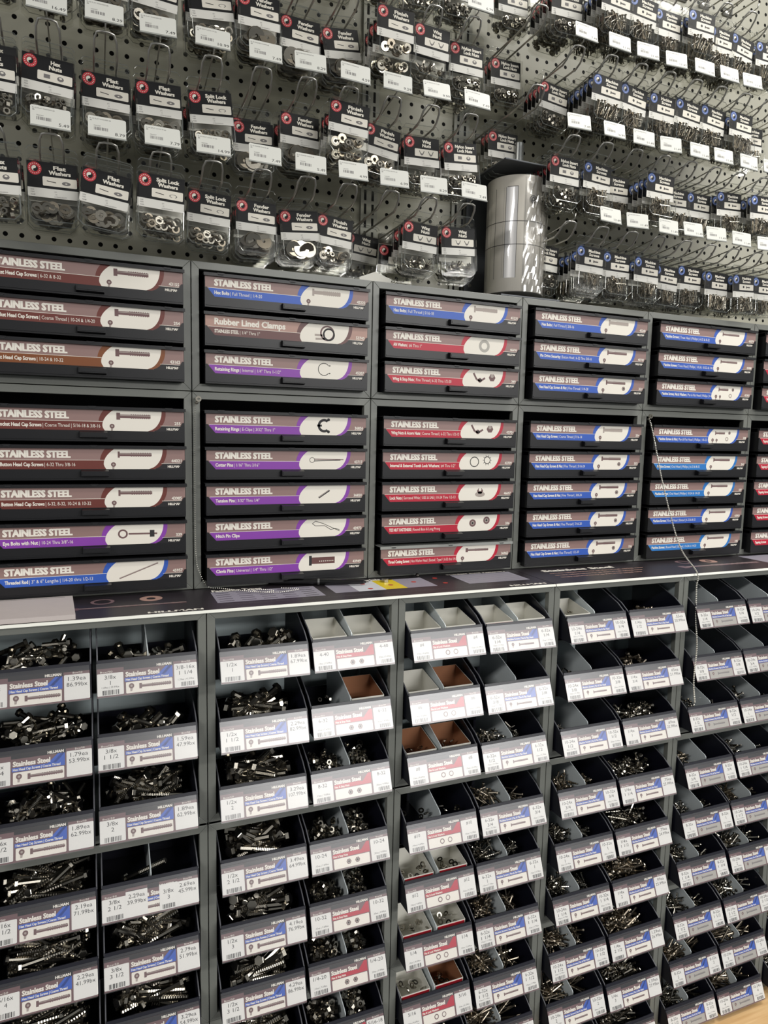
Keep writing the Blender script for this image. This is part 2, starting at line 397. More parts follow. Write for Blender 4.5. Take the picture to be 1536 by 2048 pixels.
def drawer_icon(p, kind, n):
    H = 0.0372; br = 'icon_brown'
    if kind in ('socket', 'hexbolt', 'hexnut', 'button', 'machine', 'flatm', 'machset', 'screw'):
        hd = {'socket': .11, 'button': .06, 'hexbolt': .07, 'hexnut': .07, 'machine': .05, 'flatm': .08, 'machset': .08, 'screw': .1}[kind]
        L = 0.058 if kind != 'machset' else 0.034
        hh = {'socket': 0.0125, 'button': 0.011, 'hexbolt': 0.0135, 'hexnut': 0.0105, 'machine': 0.009, 'flatm': .011, 'machset': .010, 'screw': .009}[kind]
        icon_bolt(p, 0.635, 0.70, L, hh, 'icon_light' if kind == 'hexbolt' else br, n, head=hd, flat=kind == 'flatm')
        icon_head(p, 0.612, 0.22, 0.0042, n)
        if kind == 'hexnut': icon_nut(p, 0.80, 0.36, 0.0052, n)
        if kind == 'machset':
            icon_head(p, 0.655, 0.22, 0.0036, n); icon_nut(p, .79, .72, .0045, n); p.ring(.765, .3, .0055, .003, 'icon_light', n)
    elif kind == 'clamp':
        p.ring(.735, .52, .0150, .0118, br, n); p.ring(.745, .46, .0125, .0092, 'ink', n + .00004); line2(p, [(.655, .40), (.72, .40)], .004, 'icon_light', n); line2(p, [(.66, .20), (.72, .22)], .004, 'icon_light', n)
    elif kind == 'ring': p.ring(.715, .5, .0125, .0112, 'ink', n, a0=35, a1=325); p.disc(.752, .70, .0014, 'ink', n); p.disc(.752, .30, .0014, 'ink', n)
    elif kind == 'eclip': p.ring(.72, .5, .0135, .0085, 'ink', n, a0=50, a1=310); line2(p, [(.675, .5), (.705, .5)], .004, 'ink', n); p.disc(.748, .82, .003, 'ink', n); p.disc(.748, .18, .003, 'ink', n)
    elif kind == 'cotter': p.ring(.645, .5, .0055, .0045, 'ink', n); line2(p, [(.66, .55), (.85, .53)], .0016, br, n); line2(p, [(.66, .45), (.83, .50)], .0016, 'ink', n)
    elif kind == 'tension': line2(p, [(.69, .3), (.76, .7)], .0036, 'ink', n); line2(p, [(.692, .33), (.758, .72)], .0012, 'icon_light', n + .00003)
    elif kind == 'hitch': line2(p, [(.65, .72), (.67, .86), (.72, .72), (.83, .28)], .0011, 'ink', n); line2(p, [(.65, .72), (.67, .60), (.73, .60), (.77, .38), (.80, .42), (.83, .36)], .0011, 'ink', n)
    elif kind == 'clevis':
        p.rect(.63, .648, .28, .82, 'ink', n); p.rect(.648, .80, .36, .72, 'band_dark', n)
        for i in range(8): p.disc(.70 + i * .0125, .5, .0011, 'cream', n + .00003, 8)
    elif kind == 'wing':
        line2(p, [(.645, .78), (.67, .42), (.70, .34), (.735, .52)], .0042, br, n); p.disc(.695, .38, .005, br, n); p.disc(.70, .40, .0022, 'ink', n + .00004); p.disc(.79, .56, .0085, br, n, 6); p.disc(.79, .66, .004, 'icon_light', n + .00003)
    elif kind == 'washer': p.ring(.72, .5, .0135, .0072, 'icon_grey', n)
    elif kind == 'tooth':
        p.ring(.68, .46, .0115, .0096, 'ink', n); p.ring(.78, .56, .0085, .0068, 'ink', n)
        for i in range(10):
            a = i * .628; line2(p, [(.78 + .0085 / p.su * math.cos(a), .56 + .0085 / p.sv * math.sin(a)), (.78 + .0115 / p.su * math.cos(a), .56 + .0115 / p.sv * math.sin(a))], .0010, 'ink', n)
    elif kind == 'flange': p.disc(.73, .36, .0125, 'icon_light', n, ry=.006); p.disc(.73, .56, .008, br, n, 6, ry=.007); p.disc(.73, .64, .0036, 'cream', n + .00003)
    elif kind == 'tee':
        for u, v in ((.68, .48), (.79, .62)): p.disc(u, v, .0085, br, n, 12); p.disc(u, v, .0045, 'icon_light', n + .00003, 12); p.disc(u, v, .0026, 'ink', n + .00006, 12)
    elif kind == 'eye': p.ring(.655, .52, .0085, .0055, br, n); line2(p, [(.685, .52), (.84, .50)], .0032, br, n); p.rect(.80, .825, .34, .68, 'ink', n + .00003)
    elif kind == 'rod': line2(p, [(.63, .14), (.84, .84)], .0026, 'icon_light', n); line2(p, [(.632, .13), (.842, .83)], .0009, br, n + .00003)

# ------------------------------------------------------------------ label drawers
DW = 0.322
def drawer_meshes():
    mb = MB(); w_ = DW
    mb.box(0, w_, 0.0, 0.003, 0.0, 0.0605, 'black_plastic')
    mb.box(0.003, w_ - 0.003, 0.003, 0.155, 0.0, 0.002, 'black_plastic')
    mb.box(0.001, 0.003, 0.003, 0.155, 0.0, 0.052, 'black_plastic'); mb.box(w_ - 0.003, w_ - 0.001, 0.003, 0.155, 0.0, 0.052, 'black_plastic')
    mb.box(0.001, w_ - 0.001, 0.155, 0.157, 0.0, 0.052, 'black_plastic')
    # label holder lip in front of the card, with raised ears
    mb.prism([(0, 0), (w_, 0), (w_, .036), (w_ - .0035, .036), (w_ - .013, .0195), (.018, .0195), (.0035, .036), (0, .036)], 'y', -0.0030, 0, 'black_plastic')
    mb.box(0.002, w_ - 0.002, -0.0042, -0.003, 0.0035, 0.0052, 'black_plastic')
    mb.box(0.001, w_ - 0.001, -0.0042, -0.003, 0.0002, 0.0012, 'black_plastic')
    body = mb.mesh('drawer_body')
    mb = MB()
    mb.prism([(-.003, .006), (-.014, .0075), (-.014, .0165), (-.003, .0185)], 'x', .144, .189, 'black_plastic')
    mb.box(.146, .187, -.0148, -.014, .0095, .0145, 'black_plastic')
    handle = mb.mesh('handle')
    lids = []
    for mt in ('black_plastic', 'grey_lid'):
        mb = MB(); mb.box(-0.002, w_ + 0.002, -0.0045, 0.15, 0.0605, 0.0617, mt); mb.box(-0.002, w_ + 0.002, -0.0055, -0.003, 0.0560, 0.0617, mt)
        for x in (.022, .158, .288): mb.box(x, x + .013, -0.0062, -0.0055, 0.0600, 0.0622, mt); mb.box(x + .002, x + .011, -0.0064, -0.0055, 0.0584, 0.0598, 'dark_inside')
        lids.append(mb.mesh('lid'))
    return body, handle, lids
d_body, d_handle, d_lids = drawer_meshes()
def drawer_card(title, bold, rest, num, band, icon, bg='label_brown'):
    mb = MB(); mb.box(0.0010, DW - 0.0010, -0.0012, -0.0002, 0.0175, 0.0566, bg)
    p = Pl(mb, (0.0, -0.00125, 0.0195), su=DW, sv=0.0372)
    vs_ = [q / 14 for q in range(15)]
    def xl(v): return .562 + (.060 * ((v - .25) / .75) ** 2 if v > .25 else .014 * ((.25 - v) / .25) ** 2)
    def xr(v): return .79 + .085 * math.sqrt(max(0, 1 - (1 - min(1, v * 1.02)) ** 2))
    v0 = -.03
    p.poly([(.035, v0), (.57, v0), (.57, .42), (.02, .42)], band, .00004)
    p.poly([(.84, v0), (.985, v0), (.992, .27), (.80, .27)], 'label_black', .00003)
    p.strip([(xl(v) - .016 - .034 * v * v, v if v else v0) for v in vs_], [(xr(v) + .028 - .006 * v, v if v else v0) for v in vs_], band, .00005)
    p.strip([(xl(v), v if v else v0) for v in vs_], [(xr(v), v if v else v0) for v in vs_], 'cream', .0001)
    p.rect(.02, .565, .418, .437, 'cream', .00008); p.rect(.868, .992, .268, .285, 'cream', .00008)
    if title == 'STAINLESS STEEL': p.text(title, .055, .55, .0118, 'cream', .00012, wid=.109, bold=.0007)
    else: p.text(title, .055, .55, .0115, 'cream', .00012, wid=.134, bold=.0004)
    n1, n2 = len(bold), len(rest) + 2; tot = n1 * .0030 + n2 * .0027; q_ = min(1, .166 / tot); wb = n1 * .0030 * q_
    p.text(bold, .055, .14, .0064, 'cream', .00012, wid=wb, bold=.00012)
    if rest: p.text('| ' + rest, .055 + (wb + .002) / DW, .14, .0062, 'cream', .00012, wid=n2 * .0027 * q_)
    p.text(num, .978, .335, .0056, 'cream', .00012, wid=.0045 * len(num) * .8, align='r', bold=.0001)
    p.text('HILLMAN', .972, .07, .0042, 'cream', .00012, wid=.0225, align='r', bold=.00018)
    drawer_icon(p, icon, .00014)
    return mb.mesh('label_card')
SSx = 'STAINLESS STEEL'
U_ = [.532 - 0.0005, .532 - .0695, .532 - .139]            # bottoms of the upper drawers
L_ = [.3386 - .0567 - .0684 * i for i in range(5)]
DR = {
 (0, 0): (SSx, 'Socket Head Cap Screws', '6-32 & 8-32', '43155', 'band_brown', 'socket'),
 (0, 1): (SSx, 'Socket Head Cap Screws', 'Coarse Thread | 10-24 & 1/4-20', '254', 'band_brown', 'socket'),
 (0, 2): (SSx, 'Flat Head Cap Screws', '10-24 & 10-32', '43162', 'band_orange', 'socket'),
 (0, 3): (SSx, 'Socket Head Cap Screws', 'Coarse Thread | 5/16-18 & 3/8-16', '255', 'band_brown', 'socket'),
 (0, 4): (SSx, 'Button Head Cap Screws', '6-32 Thru 3/8-16', '44021', 'band_brown', 'button'),
 (0, 5): (SSx, 'Button Head Cap Screws', '6-32, 8-32, 10-24 & 10-32', '43985', 'band_brown', 'button'),
 (0, 6): (SSx, 'Eye Bolts with Nut', '10-24 Thru 3/8"-16', '339', 'band_purple', 'eye'),
 (0, 7): (SSx, 'Threaded Rod', '3" & 6" Lengths | 1/4-20 thru 1/2-13', '45957', 'band_blue', 'rod'),
 (1, 0): (SSx, 'Hex Bolts', 'Full Thread | 1/4-20', '45222', 'band_blue', 'hexbolt'),
 (1, 1): ('Rubber Lined Clamps', 'STAINLESS STEEL', '1/4" Thru 1"', '53743', 'band_dark', 'clamp'),
 (1, 2): (SSx, 'Retaining Rings', 'Internal | 1/4" Thru 1-1/2"', '45207', 'band_purple', 'ring'),
 (1, 3): (SSx, 'Retaining Rings', 'E-Clips | 3/32" Thru 1"', '36856', 'band_purple', 'eclip'),
 (1, 4): (SSx, 'Cotter Pins', '1/16" Thru 3/16"', '43717', 'band_purple', 'cotter'),
 (1, 5): (SSx, 'Tension Pins', '3/32" Thru 1/4"', '36820', 'band_purple', 'tension'),
 (1, 6): (SSx, 'Hitch Pin Clips', '', '43973', 'band_purple', 'hitch'),
 (1, 7): (SSx, 'Clevis Pins', 'Universal | 1/4" Thru 1/2"', '43949', 'band_purple', 'clevis'),
 (2, 0): (SSx, 'Hex Bolts', 'Full Thread | 5/16-18', '45231', 'band_blue', 'hexbolt'),
 (2, 1): (SSx, 'AN Washers', '#6 Thru 1"', '46696', 'band_red', 'washer'),
 (2, 2): (SSx, 'Wing & Stop Nuts', 'Fine Thread | 6-32 Thru 1/2-20', '349', 'band_red', 'wing'),
 (2, 3): (SSx, 'Wing Nuts & Acorn Nuts', 'Coarse Thread | 6-32 Thru 1/2-13', '43701', 'band_red', 'wing'),
 (2, 4): (SSx, 'Internal & External Tooth Lock Washers', '#4 Thru 1/2"', '43709', 'band_red', 'tooth'),
 (2, 5): (SSx, 'Lock Nuts', 'Serrated Whiz | USS & SAE | 10-24 Thru 1/2-13', '46697', 'band_red', 'flange'),
 (2, 6): (SSx, 'TEE NUT FASTENERS', 'Round Base & Long Prong', '336', 'band_red', 'tee'),
 (2, 7): (SSx, 'Thread Cutting Screws', 'Hex Washer Head | Slotted | Type F | 8-32 thru 1/4-20', '36965', 'band_red', 'screw'),
 (3, 0): (SSx, 'Hex Bolts', 'Full Thread | 3/8-16', '45240', 'band_blue', 'hexbolt'),
 (3, 1): (SSx, 'Pin Drive Security', 'Button Head | 6-32 Thru 3/8-16', '43743', 'band_blue', 'button'),
 (3, 2): (SSx, 'Hex Head Cap Screws & Nut', 'Fine Thread | 1/4-28', '331', 'band_blue', 'hexnut'),
 (3, 3): (SSx, 'Hex Head Cap Screws', 'Coarse Thread | 7/16-14', '334', 'band_blue', 'hexbolt'),
 (3, 4): (SSx, 'Hex Head Cap Screws & Nut', 'Fine Thread | 5/16-24', '332', 'band_blue', 'hexnut'),
 (3, 5): (SSx, 'Hex Head Cap Screws & Nut', 'Fine Thread | 3/8-24', '333', 'band_blue', 'hexnut'),
 (3, 6): (SSx, 'Hex Head Cap Screws & Nut', 'Fine Thread | 7/16-20', '335', 'band_blue', 'hexnut'),
 (3, 7): (SSx, 'Hex Head Cap Screws & Nut', 'Fine Thread | 1/2-20', '336', 'band_blue', 'hexnut'),
 (4, 0): (SSx, 'Machine Screws', 'Truss Head | Phillips | 6-32 & 8-32', '45079', 'band_blue', 'machine'),
 (4, 1): (SSx, 'Machine Screws', 'Truss Head | Phillips | 10-24, 10-32 & 1/4-20', '45080', 'band_blue', 'machine'),
 (4, 2): (SSx, 'Machine Screws, Nut & Washers', 'Pan & Flat Head | Phillips | 4-40', '43365', 'band_blue', 'machset'),
 (4, 3): (SSx, 'Machine Screws & Nut', 'Pan & Flat Head | Phillips | 10-32', '338', 'band_blue', 'machset'),
 (4, 4): (SSx, 'Machine Screws', 'Oval Head | Phillips | 6-32 & 8-32', '341', 'band_light_blue', 'flatm'),
 (4, 5): (SSx, 'Machine Screws', 'Oval Head | Phillips | 10-24 & 1/4-20', '337', 'band_light_blue', 'flatm'),
 (4, 6): (SSx, 'Machine Screws', 'Round Head | Slotted | 6-32 & 8-32', '43901', 'band_blue', 'machine'),
 (4, 7): (SSx, 'Machine Screws', 'Round Head | Slotted | 10-24 & 1/4-20', '342', 'band_light_blue', 'machine'),
 (5, 0): (SSx, 'Tapping Screws', '', '43120', 'band_red', 'screw'), (5, 1): (SSx, 'Tapping Screws', '', '43121', 'band_red', 'screw'),
 (5, 2): (SSx, 'Tapping Screws', '', '43122', 'band_red', 'screw'), (5, 3): (SSx, 'Tapping Screws', '', '43123', 'band_red', 'screw'),
 (5, 4): (SSx, 'Tapping Screws', '', '43124', 'band_red', 'screw'), (5, 5): (SSx, 'Tapping Screws', '', '43125', 'band_red', 'screw'),
 (5, 6): (SSx, 'Tapping Screws', '', '43126', 'band_red', 'screw'), (5, 7): (SSx, 'Tapping Screws', '', '43127', 'band_red', 'screw'),
}
for (k, i), (t, b, r_, num, band, ic) in DR.items():
    z = U_[i] if i < 3 else L_[i - 3]
    colr = {'band_brown': 'dark red', 'band_orange': 'brown', 'band_dark': 'brown', 'band_blue': 'blue', 'band_light_blue': 'light blue', 'band_purple': 'purple', 'band_red': 'red'}[band]
    if k < 5: lab = 'black parts drawer, %s band, labelled %s %s, numbered %s' % (colr, b.title().replace('&', 'and').replace(',', ''), '', num)
    else: lab = 'black parts drawer, red band, cut off at right edge, %s from top' % ORD[i]
    lab = ' '.join(lab.split()).replace(' ,', ',')
    off = R.uniform(-.0015, .0015)
    o = link('drawer', d_body, CABS[('u' if i < 3 else 'm', k)], (.0225 + R.uniform(-.0006, .0006), -.0165 + off, z - (ZM if i < 3 else 0)), (0, R.uniform(-.002, .002), 0))
    o['label'] = lab
    link('handle', d_handle, o)
    l_ = link('lid', d_lids[1 if (k, i) == (2, 7) else 0], o)
    if (k, i) == (2, 7): l_['label'] = 'light grey lid edge'
    link('label_card', drawer_card(t, b, r_, num, band, ic, 'label_tan' if ic == 'clamp' else 'label_brown'), o)

# ------------------------------------------------------------------ open bins
BW = 0.158
def bin_body():
    mb = MB(); t = .0018
    prof = [(-.0305, .0015), (-.0125, .050), (.012, .066), (.10, .100), (.150, .100), (.150, .0015)]
    mb.prism(prof, 'x', 0, t, 'navy_plastic'); mb.prism(prof, 'x', BW - t, BW, 'navy_plastic')
    mb.box(t, BW - t, -.029, .150, .0015, .0033, 'navy_plastic')
    mb.box(t, BW - t, .148, .150, .0033, .030, 'navy_plastic')
    mb.prism([(-.0305, .0015), (-.0285, .0015), (-.0105, .050), (-.0125, .050)], 'x', t, BW - t, 'navy_plastic')
    # pale rounded rims of the side walls
    for x in (t / 2, BW - t / 2): mb.tube([(x, -.012, .0505), (x, .012, .0665), (x, .10, .1005)], .0012, 'rim_grey', 6)
    # rim rail behind the label
    mb.prism([(-.0150, .0495), (-.0130, .0555), (-.0110, .0550), (-.0125, .0495)], 'x', .001, BW - .001, 'navy_plastic')
    return mb.mesh('bin_body')
b_body = bin_body()
PV = Vector((0, .0185, .0475)).normalized(); PN = Vector((0, -PV.z, PV.y))
def bin_panel():
    mb = MB(); p = Pl(mb, (0, -.0335, -.0008), V=PV, N=PN)
    L = .0545
    a = [p.P(-.001, 0, .0032), p.P(BW - .003, 0, .0032), p.P(BW - .003, L, .0032), p.P(-.001, L, .0032)]
    b = [p.P(-.001, 0, .0026), p.P(BW - .003, 0, .0026), p.P(BW - .003, L, .0026), p.P(-.001, L, .0026)]
    mb.add(a + b, [(0, 1, 2, 3), (7, 6, 5, 4), (0, 4, 5, 1), (3, 2, 6, 7), (0, 3, 7, 4), (1, 5, 6, 2)], 'clear_cover')
    return mb.mesh('clear_panel')
b_panel = bin_panel()
mb = MB(); mb.prism([(-.0005, .0035), (.0, .056), (.004, .060), (.10, .098), (.146, .098), (.146, .0035)], 'x', -.0008, .0008, 'frosted'); b_div = mb.mesh('divider')

def barcode(p, u0, u1, v0, v1, n, mt='ink'):
    u = u0
    while u < u1:
        w_ = R.choice((.0012, .0020, .0030)) / p.su * .5
        p.rect(u, min(u + w_, u1), v0, v1, mt, n); u += w_ + R.choice((.0010, .0016, .0026)) / p.su * .55
def bin_card(sub, band, icon, left, right, style='new', iconbg='cream'):
    """left/right: lists of text lines; a line starting with '~' is small; right may hold big price lines"""
    mb = MB(); O = (0.0, -.0335, -.0008)
    p = Pl(mb, O, V=PV, N=PN, su=BW, sv=.0490)
    # backing card
    a = [p.P(0, .02, .0016), p.P(.985, .02, .0016), p.P(.985, 1.0, .0016), p.P(0, 1.0, .0016)]; b = [q - p.N * .0012 for q in a]
    mb.add(a + b, [(0, 1, 2, 3), (7, 6, 5, 4), (0, 4, 5, 1), (3, 2, 6, 7), (0, 3, 7, 4), (1, 5, 6, 2)], 'label_mauve')
    n = .00165
    p.rect(.255, .745, .84, 1.0, 'label_black', n)
    p.rect(.0, .255, .94, 1.0, 'label_black', n); p.rect(.745, .985, .95, 1.0, 'label_black', n)
    p.text('HILLMAN', .725, .865, .0040, 'cream', n + .0001, wid=.023, align='r', bold=.0002)
    if band == 'band_blue': p.poly([(.56, .52), (.64, .52), (.735, .84), (.67, .84)], band, n + .00003)
    p.poly([(.60, .50), (.735, .50), (.735, .84), (.70, .84)], band, n + .00003)
    if band == 'band_red': p.rect(.272, .60, .52, .60, band, n + .00003)
    p.rect(.262, .735, .455, .575, band, n + .00004)
    p.text('Stainless Steel', .272, .615, .0074, 'cream', n + .0001, wid=.052, bold=.0003)
    p.text(sub, .272, .480, .0036, 'cream', n + .0001, wid=min(.070, .0019 * len(sub)), bold=.00008)
    p.rect(.272, .728, .07, .43, iconbg, n + .00005, r=.0015)
    if icon == 'hex': icon_bolt(p, .40, .27, .050, .0085, 'icon_brown', n + .0001, head=.08); icon_head(p, .325, .30, .0042, n + .0001)
    elif icon == 'screw': icon_bolt(p, .43, .27, .036, .0060, 'icon_brown' if iconbg == 'cream' else 'ink_soft', n + .0001, head=.06); icon_head(p, .34, .30, .0032, n + .0001)
    elif icon == 'nuts': icon_nut(p, .46, .26, .0050, n + .0001); icon_nut(p, .57, .26, .0050, n + .0001)
    elif icon == 'rings': p.ring(.46, .26, .0050, .0032, 'icon_brown', n + .0001); p.ring(.57, .26, .0050, .0036, 'icon_brown', n + .0001)
    def sticker(u0, u1, vt, lines):
        p.rect(u0, u1, .07, vt, 'paper_white', n + .00006, r=.0014)
        uc = (u0 + u1) / 2
        big = [l for l in lines if not l.startswith('~')]; small = [l[1:] for l in lines if l.startswith('~')]
        v = vt - .19
        for l in big:
            p.text(l, uc, v, .0064, 'ink', n + .0001, wid=min(.031, .0043 * len(l)), align='c'); v -= .185
        for l in small: p.text(l, uc, .30, .0030, 'ink', n + .0001, wid=.026, align='c')
        return big
    sticker(.0, .250, .78, left); p.text('Box/50', .03, .80, .0028, 'cream', n + .0001, wid=.020)
    barcode(p, .045, .21, .09, .24, n + .0001)
    bg = sticker(.750, .985, .86, right); p.text('Box/50', .83, .885, .0028, 'cream', n + .0001, wid=.014)
    if not any('ea' in x for x in bg): barcode(p, .815, .955, .10, .24, n + .0001)
    if style == 'double':
        for u0, u1, ls in ((.235, .455, ('2.29ea', '39.99bx')), (.575, .765, ('3/8x', '3'))):
            n += .00025; p.rect(u0, u1, .90, .98, 'label_mauve', n); p.rect(u0, u1, .07, .88, 'paper_white', n)
            for q_, l in enumerate(ls): p.text(l, (u0 + u1) / 2, (.66 if u0 < .5 else .58) - .19 * q_, .0064, 'ink', n + .0001, wid=min(.030, .0043 * len(l)), align='c')
            if u0 > .5: barcode(p, u0 + .03, u1 - .03, .10, .24, n + .0001)
    return mb.mesh('label_card')

HX = 'Hex Head Cap Screws | Coarse Thread'; NT = 'Hex & Stop Nuts'; WS = 'Flat & Lock Washers'; MS = 'Machine Screws | Pan & Flat Head'
BINS = []   # column, side, row, sub, band, icon, left, right, name for label, group-kind
p0L = [('1.39ea', '86.99bx'), ('1.79ea', '53.99bx'), ('1.89ea', '62.99bx'), ('2.19ea', '71.99bx'), ('2.29ea', '41.99bx'), ('2.49ea', '45.99bx'), ('2.79ea', '49.99bx')]
s0L = ['1', '1 1/4', '1 1/2', '3 1/2', '4', '4 1/2', '5']
for i in range(7): BINS.append((0, 0, i, HX, 'band_blue', 'hex', ['5/16x', s0L[i]], list(p0L[i]), '5/16x ' + s0L[i]))
s0R = ['1', '1 1/2', '2', '2 1/2', '3 1/2', '4', '5']
p0R = [('3/8-16x', '1 1/4', '~1.39ea | 41.99bx'), ('1.59ea', '47.99bx'), ('1.89ea', '62.99bx'), ('2.69ea', '45.99bx'), ('2.79ea', '51.99bx'), ('3.29ea', '54.99bx'), ('3.49ea', '58.99bx')]
for i in range(7): BINS.append((0, 1, i, HX, 'band_blue', 'hex', ['3/8x', s0R[i]] + (['~1.29ea | 39.99bx'] if i == 0 else []), list(p0R[i]), '3/8x ' + s0R[i]))
s1L = ['1', '1 1/2', '2', '2 1/2', '3', '3 1/2', '4', '5']
p1L = [('1.89ea', '67.99bx'), ('2.29ea', '82.99bx'), ('3.29ea', '107.99bx'), ('3.49ea', '64.99bx'), ('4.19ea', '76.99bx'), ('4.29ea', '86.99bx'), ('4.99ea', '92.99bx'), ('5.49ea', '99.99bx')]
for i in range(8): BINS.append((1, 0, i, HX, 'band_blue', 'hex', ['1/2x', s1L[i]], list(p1L[i]), '1/2x ' + s1L[i]))
s1R = ['4-40', '6-32', '8-32', '10-24', '10-32', '1/4-20', '5/16-18', '3/8-16']
for i in range(8): BINS.append((1, 1, i, NT, 'band_red', 'nuts', [s1R[i], '~.15ea | 7.69bx'], [s1R[i], '~.20ea | 9.99bx'], s1R[i] + ' nuts'))
s2L = ['#4', '#6', '#8', '#10', '#12', '1/4', '5/16', '3/8', '7/16']
for i in range(9): BINS.append((2, 0, i, WS, 'band_red', 'rings', [s2L[i], '~.10ea | 4.69bx'], [s2L[i], '~.15ea | 5.29bx'], s2L[i] + ' washers'))
s2R = ['1/4', '3/8', '1/2', '3/4', '1', '1 1/4', '1 1/2', '2', '2 1/2']
for i in range(9): BINS.append((2, 1, i, MS, 'band_blue', 'screw', ['6-32x', s2R[i], '~.15ea | 7.19bx'], ['6-32x', s2R[i], '~.15ea | 7.79bx'], '6-32x ' + s2R[i]))
for i in range(9): BINS.append((3, 0, i, MS, 'band_blue', 'screw', ['10-24x', s2R[i], '~.20ea | 9.19bx'], ['10-32x', s2R[i], '~.20ea | 9.79bx'], '10-24x ' + s2R[i]))
s3R = ['1/2', '3/4', '1', '1 1/4', '1 1/2', '2', '2 1/2', '3', '4']
p3R = ['.55ea', '.65ea', '.69ea', '.75ea', '.79ea', '.99ea', '1.29ea', '1.39ea', '1.59ea']
for i in range(9): BINS.append((3, 1, i, MS, 'band_blue', 'screw', ['1/4x', s3R[i]], [p3R[i], '2%d.99bx' % i], '1/4x ' + s3R[i]))
for i in range(9): BINS.append((4, 0, i, MS, 'band_blue', 'screw', ['8-32x', s2R[i], '~.15ea | 7.49bx'], ['8-32x', s2R[i], '~.15ea | 7.99bx'], '8-32x ' + s2R[i]))
for i in range(9): BINS.append((4, 1, i, MS, 'band_blue', 'screw', ['10-24x', s3R[i], '~.25ea | 9.49bx'], ['10-24x', s3R[i], '~.25ea | 9.99bx'], '10-24x ' + s3R[i] + ' in the fifth column'))
for i in range(9): BINS.append((5, 0, i, MS, 'band_blue', 'screw', ['1/4x', s2R[i]], ['1/4x', s2R[i]], '1/4x ' + s2R[i] + ' at the right edge'))
binpos = {}
def where(k, sd, i): return '%s from top, %s column of %s cabinet stack' % (ORD[i], ('left', 'right')[sd], ORD[k])
for (k, sd, i, sub, band, icon, left, right, nm) in BINS:
    box = i // 3; zb = (0, Z2, Z3)[box]
    z = zb - .1240 - PIT * (i % 3) + .0024
    x = k * W + (.0185 if sd == 0 else .1835) + R.uniform(-.001, .001)
    y = -D - R.uniform(0, .004) - (0.004 if k > 1 else 0)
    icn = {'hex': 'hex cap screws', 'nuts': 'hex nuts', 'rings': 'washers', 'screw': 'machine screws'}[icon]
    colr = 'blue' if band == 'band_blue' else 'red'
    lab = 'open dark bin with %s %s label, %s' % (colr, 'bolt' if icon == 'hex' else 'screw' if icon == 'screw' else 'nut' if icon == 'nuts' else 'washer', where(k, sd, i))
    o = thing('parts_bin', (x, y, z), lab, 'bin', 'open bins below the counter', rot=(0, R.uniform(-.004, .004), R.uniform(-.006, .006)))
    link('bin_body', b_body, o)
    cardm = bin_card(sub, band, icon, left, right, style='double' if (k, sd, i) == (0, 1, 3) else 'new', iconbg='icon_grey' if k == 4 else 'cream'); link('label_card', cardm, o); link('clear_panel', b_panel, o)
    dv = not (icon == 'hex' and (k, sd, i) not in ((0, 1, 0), (0, 1, 3))) and not (k == 3 and sd == 1)
    if dv: link('divider', b_div, o, loc=(BW / 2, -.006, 0))
    binpos[(k, sd, i)] = (x, y, z, nm, icon, dv)

# ------------------------------------------------------------------ loose fasteners in the bins
def hex_bolt_mesh(dia, L, mt='steel', hexh=True, n=8):
    mb = MB(); I = Matrix.Identity(4)
    # along local x: head at x<0
    Mx = Matrix.Rotation(math.pi / 2, 4, 'Y')
    if hexh:
        mb.lathe(Matrix.Translation((-L / 2 - dia * .62, 0, 0)) @ Mx, [(0, dia * .74), (dia * .08, dia * .84), (dia * .62, dia * .84)], mt, 6)
    else:
        mb.lathe(Matrix.Translation((-L / 2 - dia * .6, 0, 0)) @ Mx, [(0, dia * .55), (dia * .25, dia * .9), (dia * .6, dia * 1.0)], mt, 8)
    prof = []; pl = L * (.35 if L > dia * 3.2 else .05)
    prof += [(0, dia * .5), (pl, dia * .5)]
    k = int(max(4, min(16, (L - pl) / (dia * .22)))) if hexh else 5
    for j in range(k):
        a = pl + (L - pl) * j / k; prof += [(a + (L - pl) / k * .3, dia * .42), (a + (L - pl) / k * .8, dia * .5)]
    prof.append((L, dia * .38))
    mb.lathe(Matrix.Translation((-L / 2, 0, 0)) @ Mx, prof, mt, n)
    return mb
def nut_mb(r, mt='steel'):
    mb = MB(); mb.ringsolid(Matrix.Translation((0, 0, -r * .4)), r, r * .5, r * .8, mt, 12, hexo=True); return mb
def merge(dst, src, M4):
    dst.add([M4 @ Vector(v) for v in src.v], [], src.mats[0])
    b = len(dst.v) - len(src.v); k = dst.mi(src.mats[0])
    for f in src.f: dst.f.append(tuple(i + b for i in f)); dst.m.append(k)
def inch(s):
    t = 0
    for q in s.split():
        if '/' in q: a, b = q.split('/'); t += float(a) / float(b)
        else: t += float(q)
    return t * .0262
stuffb, stuffs, stuffn = MB(), MB(), MB()
